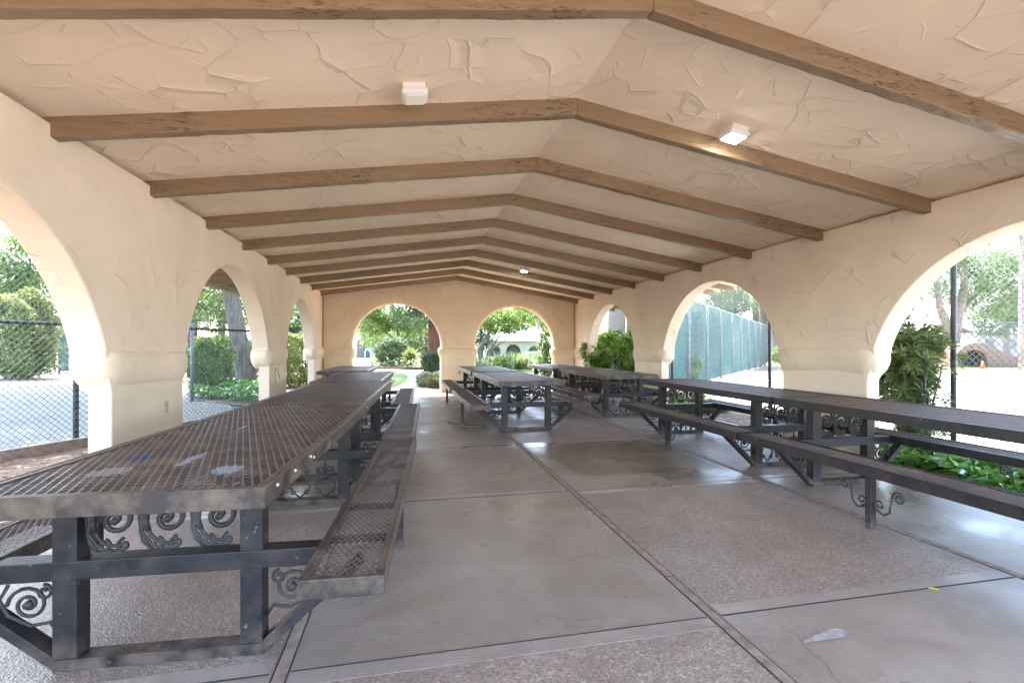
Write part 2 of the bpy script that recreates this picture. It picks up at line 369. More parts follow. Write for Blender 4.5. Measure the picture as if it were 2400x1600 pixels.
# floor slab: checkerboard of smooth and exposed aggregate panels, timber strips and concrete bands
fl = empty('floor', kind='structure')
fb = MB(); jb = MB(); sb = MB(); bb = MB()
us = [UL-TH-.25, -.549, 1.589, 3.727, UR+TH+.25]; vs_ = [2.288+2.2877*k for k in range(-4, 7)]; vs_ = [v for v in vs_ if v < VF]+[VF+TH+.1]
vs_ = [VB-TH-3.0]+[v for v in vs_ if v > VB-TH-2.9]
jj0 = min(range(len(vs_)), key=lambda q: abs(vs_[q]-2.288))
for i in range(4):
    for j in range(len(vs_)-1):
        mi = 0 if ((i-1)+(j-jj0)) % 2 == 0 else 1
        fb.add([(us[i], vs_[j], 0), (us[i+1], vs_[j], 0), (us[i+1], vs_[j+1], 0), (us[i], vs_[j+1], 0)], [(0, 1, 2, 3)], mi)
u0, u1, v0, v1 = us[0], us[-1], vs_[0], vs_[-1]
fb.add([(u0, v0, 0), (u1, v0, 0), (u1, v1, 0), (u0, v1, 0), (u0, v0, -.3), (u1, v0, -.3), (u1, v1, -.3), (u0, v1, -.3)], [(0, 1, 5, 4), (1, 2, 6, 5), (2, 3, 7, 6), (3, 0, 4, 7)], 0)
fo = fb.build('slab', [M['smooth'], M['agg']], fl)
rr = random.Random(3)
for u in us[1:-1]:
    v = v0
    while v < v1-.01:
        e = min(v1, v+rr.uniform(1.2, 2.3)); a = rr.uniform(-.006, .006)
        sb.box(u-.028+a, u+.028+a, v+.004, e-.004, -.05, .004); jb.box(u-.036+a, u+.033+a, v, e, -.05, .0015); v = e
for v in vs_[1:-1]:
    for i in range(4):
        up = ((i-1)+(vs_.index(v)-jj0)) % 2 == 0            # panel above is smooth: the band lies on the aggregate below
        a = v-.10 if up else v
        bb.box(us[i]+.045, us[i+1]-.045, a, a+.10, -.05, .002)
        g = v-.108 if up else v-.008
        jb.box(us[i]+.045, us[i+1]-.045, v-.004, v+.004, -.05, .0028)
def rgp(px, py):
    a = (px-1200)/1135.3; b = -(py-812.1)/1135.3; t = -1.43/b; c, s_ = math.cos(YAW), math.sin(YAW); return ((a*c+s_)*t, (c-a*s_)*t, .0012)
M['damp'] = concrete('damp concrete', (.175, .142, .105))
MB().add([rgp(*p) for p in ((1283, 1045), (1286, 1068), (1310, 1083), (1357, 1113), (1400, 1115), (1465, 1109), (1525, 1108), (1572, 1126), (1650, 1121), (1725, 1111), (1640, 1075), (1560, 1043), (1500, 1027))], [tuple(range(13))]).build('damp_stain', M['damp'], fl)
sb.build('joint_strip', M['strip'], fl, bevel=.004, seg=1); jb.build('joint_gap', M['gap'], fl); bb.build('joint_band', M['band'], fl)
# ---------------------------------------------------------------- ironwork
def spiral(cx, cz, r0, turns, a0, sgn=1, r1=.012, n=None):
    n = n or int(14*turns)+4; P = []
    for i in range(n+1):
        t = i/n; a = a0+sgn*2*math.pi*turns*t; r = r0+(r1-r0)*t**.85
        P.append((cx+r*math.cos(a), cz+r*math.sin(a)))
    return P
def to3(P, y, mode='x', off=0):
    return [((x, y, z) if mode == 'x' else (y, x, z)) for x, z in P]
def scroll_row(mb, x0, x1, z0, z1, y, n, rad=.0085):
    w_ = (x1-x0)/n; h = z1-z0; zm = (z0+z1)/2
    for i in range(n):
        c = x0+w_*(i+.55); r = min(w_*.46, h*.44)
        mb.tube(to3(spiral(c, zm+.006, r, 1.6, R(215), -1), y), rad*1.15, 5)
        mb.tube([(c, y-.012, zm), (c, y+.012, zm)], .018, 6)
        # tail running to the foot of the panel, with a curl
        mb.tube(to3([(c+r*.9*math.cos(R(200+k*12)), zm+r*1.12*math.sin(R(200+k*12))) for k in range(9)], y), rad*.8, 5)
        mb.tube(to3(spiral(c+r*.35, z0+.035, .03, 1.1, R(90), 1, .008), y), rad*.8, 5)
        mb.tube(to3(spiral(c-r*.45, z0+.035, .028, 1.1, R(80), -1, .008), y), rad*.8, 5)
        mb.tube(to3([(c-r*1.05, z1-.01), (c-r*1.2, zm+.04), (c-r*1.12, zm-.05), (c-r*.6, z0+.02), (c, z0+.012), (c+r*.5, z0+.03)], y), [rad*.4, rad*.7, rad*.75, rad*.7, rad*.6, rad*.3], 5)
        # brace shaped upright between scrolls
        bx = x0+w_*i+.012
        q = [(bx+.035, z1-.008), (bx+.006, z1-.03), (bx-.004, zm+.05), (bx+.010, zm), (bx-.004, zm-.05), (bx+.008, z0+.05), (bx+.045, z0+.006)]
        mb.tube(to3(q, y), [rad*.7, rad*1.1, rad*.9, rad*1.5, rad*.9, rad*1.1, rad*.5], 6)
        mb.tube(to3([(bx+w_*.82, z1-.003), (bx+w_*.78, z1-.05), (bx+w_*.86, zm+.03)], y), [rad*1.3, rad*1.2, rad*.5], 6)
def lyre(mb, x0, x1, z0, z1, y, n, rad=.008):
    """lower panel: lyre scrolls with buds"""
    w_ = (x1-x0)/n; zm = (z0+z1)/2; h = z1-z0
    for i in range(n):
        c = x0+w_*(i+.5)
        for s in (-1, 1):
            mb.tube(to3(spiral(c+s*w_*.20, z0+h*.72, w_*.17, 1.3, R(-90), s, .012), y), rad, 5)
            mb.tube(to3([(c, z0), (c+s*w_*.16, z0+h*.10), (c+s*w_*.40, z0+h*.28), (c+s*w_*.28, z0+h*.45), (c+s*w_*.06, z0+h*.55), (c+s*w_*.03, z1-h*.12)], y), rad, 5)
            mb.tube(to3(spiral(c+s*w_*.26, z0+h*.16, w_*.12, 1.1, R(90), -s, .01), y), rad*.9, 5)
        mb.tube(to3([(c, z0+h*.45), (c, z1)], y), rad*.8, 5); mb.tube([(c, y-.012, z0+h*.55), (c, y+.012, z0+h*.55)], .016, 6)
def fleur(mb, x0, x1, z0, z1, y, n, rad=.009):
    """upright rods with curled fleur ornaments between two rails"""
    w_ = (x1-x0)/n; h = z1-z0
    mb.box(x0, x1, y-.01, y+.01, z1-.014, z1); 
    for i in range(n+1):
        if 0 < i < n: mb.box(x0+w_*i-.007, x0+w_*i+.007, y-.007, y+.007, z0, z1)
    for i in range(n):
        c = x0+w_*(i+.5)
        for zz, s2 in ((z0+h*.74, 1), (z0+h*.26, -1)):
            for s in (-1, 1):
                mb.tube(to3(spiral(c+s*w_*.21, zz, w_*.17, 1.25, R(90*s2), -s*s2, .012), y), rad, 5)
                mb.tube(to3([(c, zz+s2*.10), (c+s*w_*.10, zz+s2*.045), (c+s*w_*.05, zz-s2*.02), (c+s*w_*.18, zz-s2*.11)], y), [rad*.6, rad*1.5, rad, rad*.6], 5)
            mb.tube(to3([(c, zz-.13), (c, zz+.13)], y), rad, 5)
            mb.tube(to3([(c, zz+s2*.05), (c, zz+s2*.085), (c, zz+s2*.13)], y), [.008, .022, .003], 6)
# ---------------------------------------------------------------- picnic tables
ZT, ZB, RIM = .872, .492, .085
def expanded(x0, x1, y0, y1, z, w_, l_, t, hgt, tb=None):
    """expanded steel: diamonds, long diagonal along y; each strand a slim raised strip"""
    mb = MB(); nx = max(2, round((x1-x0)/w_)); w_ = (x1-x0)/nx; ny = max(2, round((y1-y0)/l_)); l_ = (y1-y0)/ny
    tb = tb or t
    def strand(p, q, t=t):
        dx, dy = q[0]-p[0], q[1]-p[1]; L = math.hypot(dx, dy); nx_, ny_ = -dy/L*t/2, dx/L*t/2
        vs = [(p[0]+nx_, p[1]+ny_, z-hgt), (p[0]-nx_, p[1]-ny_, z-hgt), (q[0]-nx_, q[1]-ny_, z-hgt), (q[0]+nx_, q[1]+ny_, z-hgt),
              (p[0]+nx_*.7, p[1]+ny_*.7, z), (p[0]-nx_*.7, p[1]-ny_*.7, z), (q[0]-nx_*.7, q[1]-ny_*.7, z), (q[0]+nx_*.7, q[1]+ny_*.7, z)]
        mb.add(vs, [(0, 1, 2, 3), (7, 6, 5, 4), (0, 4, 5, 1), (2, 6, 7, 3), (1, 5, 6, 2), (3, 7, 4, 0)])
    for i in range(nx):
        for j in range(ny):
            cx = x0+w_*i; cy = y0+l_*j; a = (cx, cy+l_/2); b = (cx+w_/2, cy); c = (cx+w_, cy+l_/2); d = (cx+w_/2, cy+l_)
            strand(a, b); strand(b, c, tb); strand(c, d); strand(d, a, tb)
    return mb
def rim_mb(x0, x1, y0, y1, z, h, lip):
    """welded angle: upright outer face with a narrow top flange"""
    mb = MB(); t = .012
    mb.box(x0, x1, y0, y0+t, z-h, z); mb.box(x0, x1, y1-t, y1, z-h, z)
    mb.box(x0, x0+t, y0+t, y1-t, z-h, z); mb.box(x1-t, x1, y0+t, y1-t, z-h, z)
    mb.box(x0+t, x1-t, y0+t, y0+lip, z-t, z-.002); mb.box(x0+t, x1-t, y1-lip, y1-t, z-t, z-.002)
    mb.box(x0+t, x0+lip, y0+lip, y1-lip, z-t, z-.002); mb.box(x1-lip, x1-t, y0+lip, y1-lip, z-t, z-.002)
    return mb
HL = 1.505
def make_table(label, W=.565, SO=.855, B=.435, near='upper', far='both', legcurl=False):
    t = empty('picnic_table', (0, 0, 0), label=label, cat='picnic table', group='steel mesh picnic tables with attached benches')
    top = rim_mb(-W, W, -HL, HL, ZT, RIM, .048)
    rimm = M['rim'] if W > .5 else M['metal']
    tp = top.build('tabletop', rimm, t, bevel=.004, seg=2)
    expanded(-W+.04, W-.04, -HL+.04, HL-.04, ZT-.008, .038, .10, .0105, .009, .0055).build('mesh_panel', M['mesh'], tp)
    for k in (-.9, -.3, .3, .9): MB().box(-W+.013, W-.013, k-.02, k+.02, ZT-.06, ZT-.021).build('support_bar', M['underbar'], tp)
    for s in (-1, 1):
        b = rim_mb(s*SO-.17, s*SO+.17, -HL+.0, HL, ZB, .08, .038).build('bench', rimm, t, bevel=.004, seg=2)
        expanded(s*SO-.14, s*SO+.14, -HL+.03, HL-.03, ZB-.008, .031, .058, .005, .005).build('mesh_panel', M['mesh'], b)
        for k in (-1.0, -.5, 0, .5, 1.0): MB().box(s*SO-.157, s*SO+.157, k-.015, k+.015, ZB-.05, ZB-.02).build('support_bar', M['underbar'], b)
        lg = MB(); x = s*(SO+.115); lg.box(x-.027, x+.027, -.027, .027, 0, ZB-.055); lg.build('leg', M['metal'], b, bevel=.004, seg=1)
        if legcurl:
            cm = MB()
            for q in (-1, 1):
                P = [(q*.032, .20), (q*.06, .155), (q*.11, .14), (q*.155, .175), (q*.165, .24), (q*.175, .30)]
                cm.tube(to3(P, x, 'y'), .008, 6)
                cm.tube(to3(spiral(q*.225, .30, .05, 1.5, R(180 if q > 0 else 0), -q, .012), x, 'y'), .008, 6)
                cm.tube(to3(spiral(q*.075, .205, .045, 1.3, R(-90), -q if q < 0 else -1, .012), x, 'y'), .008, 6)
            cm.build('scroll', M['iron'], b, smooth=True)
    for e, kind in ((-1, near), (1, far)):
        y = e*1.10
        for s in (-1, 1):
            lg = MB(); lg.box(s*(B-.05)-.049, s*(B-.05)+.049, y-.045, y+.045, .052, ZT-RIM+.03); lg.build('leg', M['metal'], t, bevel=.005, seg=2)
            br = MB(); br.bar((s*(B-.01), y, .024), (s*(SO+.02), y, ZB-.09), .085, .045); br.build('brace', M['metal'], t, bevel=.004, seg=1)
            cs = MB(); x = s*(B+.11)
            cs.tube(to3(spiral(x+s*.01, .285, .085, 1.9, R(90-90*s), s, .012), y), .0085, 6); cs.tube([(x+s*.01, y-.014, .285), (x+s*.01, y+.014, .285)], .018, 6)
            cs.tube(to3([(s*(B+.004), .16), (s*(B+.035), .20), (x+s*.0, .19), (s*(B+.20), .24), (s*(B+.235), .31), (s*(B+.20), .375)], y), .0085, 6)
            cs.tube(to3(spiral(s*(B+.06), .335, .035, 1.2, R(90), s, .01), y), .008, 6)
            cs.build('scroll', M['iron'], t, smooth=True)
        bs = MB(); bs.box(-B, B, y-.047, y+.047, 0, .05); bs.build('base_bar', M['metal'], t, bevel=.004, seg=1)
        cb = MB(); cb.box(-(SO-.175), SO-.175, y-.05, y+.05, ZB-.092, ZB-.008); cb.build('crossbar', M['metal'], t, bevel=.005, seg=2)
        i0 = -(B-.105); i1 = B-.105
        pn = MB(); scroll_row(pn, i0, i1, ZB+.0, ZT-RIM-.004, y, 3, .0112); pn.build('scroll_panel', M['iron'], t, smooth=True)
        if kind == 'both': pn = MB(); lyre(pn, i0, i1, .055, ZB-.095, y, 3); pn.build('scroll_panel', M['iron'], t, smooth=True)
        if kind == 'fleur': pn = MB(); fleur(pn, i0, i1, .055, ZB-.095, y, 3); pn.build('scroll_panel', M['iron'], t, smooth=True)
    return t
KIDS = {}
def kids_of(root):
    d = {}
    def rec(o):
        d[o.name] = list(o.children)
        for c in o.children: rec(c)
    rec(root); return d
tA = make_table('nearest left table, its mesh top marked by pale scuffs and a blue patch')
tB = make_table('nearest right table, cut by the picture edge, two open curls on its bench leg', W=.475, SO=.755, B=.385, near='upper', far='upper', legcurl=True)
tC = make_table('right table second from the camera, butted to the one cut by the picture edge', W=.475, SO=.755, B=.385, near='both', far='fleur', legcurl=True)
tD = make_table('right table with scrolled panels above and below its crossbar, beside the second pillar', near='both', far='both')
dA, dD = kids_of(tA), kids_of(tD)
def put(o, x, y, rz, label=None):
    o.location = (x, y, 0); o.rotation_euler = (0, 0, -rz)
    if label: o['label'] = label
put(tA, -1.03, 3.62, .060)
put(tB, 4.43, 3.14, .0); put(tC, 4.42, 6.17, .0)
put(tD, 4.33, 10.38, .0)
put(copy_tree(tA, dA), -.90, 6.66, .042, 'second table of the left row, butted to the far end of the scuffed front table')
put(copy_tree(tA, dA), -.93, 9.70, .03, 'third table of the left row, narrow strip of its top showing behind the second')
put(copy_tree(tA, dA), -1.45, 13.2, .02, 'last table of the left row, shifted towards the left wall before the gable arch')
put(copy_tree(tA, dA), 1.97, 9.18, -.01, 'middle table with its open end frame facing the camera')
put(copy_tree(tA, dA), 1.93, 12.36, .0, 'farther middle table in front of the outlet pillar, behind the open ended one')
put(copy_tree(tD, dD), 4.22, 13.43, .02, 'rearmost table on the right, against the gable wall corner')
# scuffs and sticker on the front table
def decal(name, pts, mat, **k):
    mb = MB(); mb.add([(x, y, z) for x, y, z in pts], [tuple(range(len(pts)))]); return mb.build(name, mat, **k)
# ---------------------------------------------------------------- ceiling lights
M['plastic'] = simple('white plastic', (.72, .70, .68), .35, var=.04)
def emit(name, c, s):
    m = NT(name); m.color(c); m.b.inputs['Emission Color'].default_value = c+(1,); m.b.inputs['Emission Strength'].default_value = s; return m.m
M['lit'] = emit('lit diffuser', (1, .97, .9), 9.0); M['dim'] = emit('unlit diffuser with added glow', (.70, .64, .50), .012)  # the unlit lamp's diffuser also gets a faint added glow
def lamp(u, v, mat, label, tilt):
    z = zc(u); e = empty('ceiling_light', (u, v, z), label=label, cat='ceiling light', group='square ceiling lights')
    e.rotation_euler = (0, tilt, 0)
    mb = MB(); mb.box(-.085, .085, -.085, .085, -.05, .03); mb.build('housing', M['plastic'], e, bevel=.012, seg=3, smooth=True)
    mb = MB(); mb.poly([(-.105, -.105), (.105, -.105), (.105, .105), (-.105, .105)], lambda a, b, t: (a*(1 if t > -.06 else .86), b*(1 if t > -.06 else .86), t), -.045, -.09); mb.build('shade', M['plastic'], e, bevel=.02, seg=4, smooth=True)
    mb = MB(); mb.poly([(-.075, -.075), (.075, -.075), (.075, .075), (-.075, .075)], lambda a, b, t: (a, b, t), -.085, -.096); mb.build('diffuser', mat, e, bevel=.006, seg=2, smooth=True)
sl_ = math.atan((ZR-ZLl)/(UC-UL)); sr_ = math.atan((ZR-ZRr)/(UR-UC))
LU = [((.04, 3.80), M['dim'], 'square white ceiling light, unlit, left of the ridge by the second beam', -sl_), ((2.87, 3.84), M['lit'], 'lit square white ceiling light right of the ridge by the second beam', sr_), ((2.84, 11.75), M['lit'], 'distant lit ceiling light among the far beams', sr_)]
for (u, v), m, lb, t in LU: lamp(u, v, m, lb, t)
# small wall fittings
def outlet(loc, face, label, plain=False):
    e = empty('outlet', loc, label=label, cat='outlet'); e.rotation_euler = (0, 0, face)
    mb = MB(); mb.box(-.035, .035, -.012, .0, -.06, .06); mb.build('cover_plate', M['plate'], e, bevel=.004)
    if plain: return
    mb = MB(); mb.box(-.014, .014, -.016, -.0125, .01, .035); mb.box(-.014, .014, -.016, -.0125, -.035, -.01); mb.build('socket', M['gap'], e)
M['plate'] = simple('beige metal plate', (.42, .36, .30), .4, metal=.2)
outlet((1.56, VF-.001, .62), 0, 'small outlet plate low on the middle pillar of the gable wall')
outlet((UL+.001, 5.72, .80), R(90), 'narrow metal outlet plate on the first left pillar above the table', True)
# ---------------------------------------------------------------- foliage
def leaf_mesh(pts, nrm, size, aspect, name, mat, fold=.0, jit=1.0, vary=.35):
    """one leaf-sized diamond per point"""
    n = len(pts); a = rng.normal(size=(n, 3))*jit+nrm; a /= np.linalg.norm(a, axis=1)[:, None]+1e-9
    b = rng.normal(size=(n, 3)); t = np.cross(a, b); t /= np.linalg.norm(t, axis=1)[:, None]+1e-9; u = np.cross(a, t)
    sz = size*(1+vary*rng.uniform(-1, 1, n))[:, None]
    v = np.empty((n, 4, 3)); v[:, 0] = pts-t*sz; v[:, 1] = pts+u*sz*aspect+a*sz*.12; v[:, 2] = pts+t*sz; v[:, 3] = pts-u*sz*aspect+a*sz*.12
    me = bpy.data.meshes.new(name); me.vertices.add(n*4); me.vertices.foreach_set('co', v.reshape(-1)); me.loops.add(n*4)
    me.loops.foreach_set('vertex_index', np.arange(n*4)); me.polygons.add(n); me.polygons.foreach_set('loop_start', np.arange(n)*4)
    me.polygons.foreach_set('loop_total', np.full(n, 4)); me.materials.append(mat); me.update(calc_edges=True); return me
def clumps(blobs, n, cl=14, shell=.55, cs=.16):
    """points in clumps spread through ellipsoids (x,y,z,rx,ry,rz)"""
    vol = np.array([b[3]*b[4]*b[5] for b in blobs]); k = max(1, n//cl); idx = rng.choice(len(blobs), k, p=vol/vol.sum()); B = np.array(blobs)[idx]
    d = rng.normal(size=(k, 3)); d /= np.linalg.norm(d, axis=1)[:, None]; r = (shell+(1-shell)*rng.uniform(0, 1, k)**.6)*(1+.10*rng.normal(size=k))
    c = B[:, :3]+d*r[:, None]*B[:, 3:]; c = np.repeat(c, cl, 0); s = np.repeat(B[:, 3:].min(1), cl)[:, None]
    p = c+rng.normal(size=c.shape)*s*cs; return p, np.repeat(d, cl, 0)
def obj(name, me, parent=None, **k):
    o = bpy.data.objects.new(name, me); COL.objects.link(o); o.parent = parent; return tag(o, **k)
def tree(name, label, base, trunk, limbs, blobs, n, size, mat, barkm, cat='tree', asp=.45, cl=14, group=None, cs=.16, shell=.5):
    """base (x,y,z); trunk = [(dx,dy,z,r)...]; limbs = list of such chains; blobs relative to base"""
    t = empty(name, base, label=label, cat=cat, group=group)
    mb = MB()
    for ch in [trunk]+limbs:
        P = []; rd = []
        for i in range(len(ch)-1):
            for s_ in range(5):
                f = s_/5; P.append([ch[i][k]+(ch[i+1][k]-ch[i][k])*f+(rng.normal()*.04*ch[i][3] if k < 2 else 0) for k in range(3)]); rd.append(ch[i][3]+(ch[i+1][3]-ch[i][3])*f)
        P.append(ch[-1][:3]); rd.append(ch[-1][3]); mb.tube(P, rd, 12)
    mb.build('trunk', barkm, t, smooth=True)
    p, d = clumps(blobs, n, cl, shell, cs); obj('crown', leaf_mesh(p, d*.6+np.array([0, 0, .4]), size, asp, 'crown', mat), t)
    return t
def hedge_pts(sx, sy, h, n, z0=.05, lump=.08, inner=.25, p=4):
    """points near the surface of a rounded box"""
    q = rng.uniform(-1, 1, (n*4, 3)); f = (np.abs(q)**p).sum(1)**(1/p); keep = (f < 1) & (f > 1-inner); q = q[keep][:n]; f = f[keep][:n]
    nr = np.sign(q)*np.abs(q)**(p-1); nr /= np.linalg.norm(nr, axis=1)[:, None]+1e-9
    bump_ = (np.sin(q[:, 0]*7+q[:, 2]*5)+np.sin(q[:, 1]*8+q[:, 2]*6+2)+np.sin(q[:, 0]*4-q[:, 1]*5))*lump/3
    P = q*np.array([sx/2, sy/2, h/2])+nr*bump_[:, None]; P[:, 2] += h/2+z0; return P, nr
def hedge(name, label, loc, sx, sy, h, n, size, mat, core=None, cat='hedge', rz=0, asp=.5, group=None, z0=.0, lump=.1, p=4, stems=True):
    t = empty(name, loc, rz, label=label, cat=cat, group=group)
    P, nr = hedge_pts(sx, sy, h, n, z0, lump, .3, p); obj('foliage', leaf_mesh(P, nr, size, asp, 'foliage', mat), t)
    mb = MB(); r2 = random.Random(len(label))
    for k in range(7):
        x, y = r2.uniform(-.3, .3)*sx, r2.uniform(-.3, .3)*sy
        mb.tube([(x*.5, y*.5, 0), (x*.8, y*.8, (z0+h)*.4), (x*1.1, y*1.1, (z0+h)*.85)], [.03, .022, .008], 6)
    mb.build('stem', M['bark'], t)
    return t
def blade_plant(name, label, loc, n, L, wd, mat, cat='plant', spread=1.0, group=None, arch=.6, heads=1, hr=0, droop=0):
    """strap leaves springing from the ground and arching over"""
    t = empty(name, loc, label=label, cat=cat, group=group); mb = MB()
    for i in range(n):
        a = rng.uniform(0, 2*math.pi); tilt = rng.uniform(.1, 1)*spread; l = L*rng.uniform(.6, 1.1); hx, hy = (rng.normal(size=2)*hr if heads > 1 else (0, 0))
        P = []; x = y = z = 0; el = math.pi/2-tilt*.6
        for s_ in range(6):
            P.append((x*math.cos(a)+hx, x*math.sin(a)+hy, z)); x += l/5*math.cos(el); z += l/5*math.sin(el); el -= arch*tilt*.55
            z = max(z, .01)
        q = Vector((-math.sin(a), math.cos(a), 0)); vs = []
        for s_, p_ in enumerate(P):
            ww = wd*math.sin(math.pi*(.12+.86*s_/5))*.5; c = Vector(p_); vs += [c-q*ww, c+q*ww]
        mb.add(vs, [(2*k, 2*k+1, 2*k+3, 2*k+2) for k in range(5)])
    me = mb.mesh('foliage', mat, True); obj('foliage', me, t); return t
def gp(px, py, z=0.):
    """ground point under a direction of view (used only while laying out the garden)"""
    a = (px-1200)/1135.3; b = -(py-812.1)/1135.3; c, s_ = math.cos(YAW), math.sin(YAW); t = (z-1.43)/b
    return ((a*c+s_)*t, (c-a*s_)*t)
def dp(px, depth):
    a = (px-1200)/1135.3; c, s_ = math.cos(YAW), math.sin(YAW); return ((a*c+s_)*depth, (c-a*s_)*depth)
def zz(py, depth): return 1.43-(py-812.1)/1135.3*depth
# ---------------------------------------------------------------- ground sheets
def psheet(name, pix, z, mat, **k): return sheet(name, [gp(x, y) for x, y in pix], z, mat, **k)
sheet('court', [(-4.95, 7.9), (-3.3, 10.9), (-7, 19.5), (-26, 30), (-60, 10), (-20, -22), (-8.5, 1.9)], -.035, M['courtg'])
sheet('court', [(7.05, -30), (90, -30), (90, 36), (30, 29), (22.5, 24), (19.6, 25.5), (12.0, 18.6), (7.6, 11.8)], -.035, M['courtw'])
path = [(905, 925), (925, 905), (950, 893), (957, 884), (950, 875), (925, 869), (880, 866.5), (700, 864), (700, 858), (890, 860.5), (1000, 863), (1000, 872), (985, 880), (985, 893), (1000, 905), (1030, 918), (1034, 925)]
psheet('path', path, -.03, M['path'])
psheet('lawn', [(700, 864.2), (880, 866.7), (925, 869.2), (950, 875.2), (956.6, 884), (949, 893), (925, 902), (860, 900), (700, 900)], -.045, M['lawn'])
psheet('lawn', [(1090, 900), (1110, 872), (1170, 864), (1280, 858), (1340, 858), (1360, 905)], -.045, M['lawn'])
sheet('pool_deck', [(-30, 34), (-30, 95), (12, 95), (2, 60), (-2, 40)], -.04, M['courtw'])
sheet('lawn', [(2, 62), (12, 96), (60, 90), (40, 33), (12, 33)], -.05, M['lawn'])
M['poolw'] = simple('pool water', (.06, .34, .52), .1, var=.1)
sheet('pool', [(-16, 50), (-16, 56), (-1.5, 56), (-1.5, 50)], -.02, M['poolw'])
# ---------------------------------------------------------------- buildings beyond the gable arches
M['bwall'] = simple('cream stucco wall', (.24, .22, .19), .9, var=.05, sc=.6); M['bshade'] = simple('shaded stucco wall', (.13, .115, .105), .9, var=.05)
M['rooft'] = simple('dark slate roof', (.035, .035, .05), .8); M['roofw'] = simple('pale roof', (.75, .74, .72), .7, var=.05); M['dark'] = simple('dark doorway glass', (.04, .045, .05), .3)
M['brick'] = simple('brown brick', (.12, .07, .05), .9, var=.3, sc=8)
def house(label, depth, x0, x1, ye, yr, arches, roofmat, rz=0, deep=6, gable=None, wallm='bwall', overhang=.6):
    """long house facing the pavilion; x0,x1,ye in view units at given depth"""
    (ax, ay), (bx, by) = dp(x0, depth), dp(x1, depth); L = math.hypot(bx-ax, by-ay); ang = math.atan2(by-ay, bx-ax)+rz
    h = zz(ye, depth); hr = zz(yr, depth)
    e = empty('house', (ax, ay, 0), ang, label=label, cat='house')
    out = [(0, -.2)]
    for (c, w_, hh) in arches:
        out += [(c-w_/2, -.2), (c-w_/2, hh-w_/2)]+[(c-w_/2*math.cos(math.pi*k/10), hh-w_/2+w_/2*math.sin(math.pi*k/10)) for k in range(1, 10)]+[(c+w_/2, hh-w_/2), (c+w_/2, -.2)]
    out += [(L, -.2), (L, h), (0, h)]
    mb = MB(); mb.poly(out, lambda a, b, t: (a, t, b), 0, .35); mb.build('wall', M[wallm], e)
    mb = MB(); mb.box(0, L, 2.2, deep, -.2, h); mb.build('shaded_inner_wall', M['bshade'], e)  # porch shade put into the darker stucco colour of this wall
    dm = MB()
    for (c, w_, hh) in arches: 
        dm = MB(); dm.box(c-w_*.3, c+w_*.3, 2.1, 2.19, 0, hh*.78); dm.build('door', M['dark'], e)
    mb = MB(); o = overhang; mb.poly([(-o, h-.05), (deep/2, hr), (deep+o, h-.05), (deep+o, h+.12), (deep/2, hr+.2), (-o, h+.12)], lambda a, b, t: (t, a, b), -o, L+o); mb.build('roof', roofmat, e)
    return e
house('cream house with dark roof and arched porch, behind the pool', 62, 780, 868, 776, 750, [(1.3, 2.2, 2.6), (3.95, 1.9, 2.7)], M['rooft'], deep=9)
house('cream house with broad white roof and arched walkway, seen through the right gable arch', 56, 1138, 1262, 798, 766, [(1.0, 1.5, 1.6), (3.2, 1.7, 1.7), (5.6, 1.2, 1.5)], M['roofw'], deep=12)
# pool rail
mb = MB(); (rx, ry) = dp(863, 50); rl = empty('pool_rail', (rx, ry, 0), label='white handrail curving down into the pool', cat='handrail')
mb.tube([(-.3, 0, 0), (-.3, 0, 1.0), (-.1, 0, 1.15), (.25, 0, .95), (1.1, 0, .1), (1.3, 0, -.02)], .035, 8); mb.build('rail', M['plastic'], rl, smooth=True)
# planting bed edges + flowers
def mound(name, pix, z, hgt, mat, n, size, label_kind='stuff', asp=.5):
    P2 = np.array([gp(x, y) for x, y in pix]); lo, hi = P2.min(0), P2.max(0); pts = []
    def inside(p):
        c = False; j = len(P2)-1
        for i in range(len(P2)):
            if (P2[i, 1] > p[1]) != (P2[j, 1] > p[1]) and p[0] < (P2[j, 0]-P2[i, 0])*(p[1]-P2[i, 1])/(P2[j, 1]-P2[i, 1])+P2[i, 0]: c = not c
            j = i
        return c
    while len(pts) < n:
        p = rng.uniform(lo, hi)
        if inside(p): pts.append((p[0], p[1], z+hgt*(.55+.45*math.sin(p[0]*2.1+1)*math.sin(p[1]*1.7))*rng.uniform(.25, 1)))
    pts = np.array(pts); nr = np.tile([0, 0, 1.2], (n, 1)); return obj(name, leaf_mesh(pts, nr, size, asp, name, mat), kind='stuff')
mound('ground_cover', [(868, 863.5), (995, 863.5), (1000, 850), (870, 847)], -.05, .75, M['leafw'], 9000, .10)
mound('ground_cover', [(1095, 866), (1185, 862), (1240, 857), (1262, 850), (1110, 848)], -.05, .7, M['leafw'], 6000, .10)
mb = MB()
for pix in ([(868, 863.8), (995, 864.2)], [(1108, 869), (1180, 863), (1262, 856), (1300, 853)]):
    q = [gp(*p) for p in pix]
    for a, b in zip(q, q[1:]): mb.bar((a[0], a[1], .03), (b[0], b[1], .03), .2, .16)
mb.build('bed_kerb', M['brick'], kind='structure')
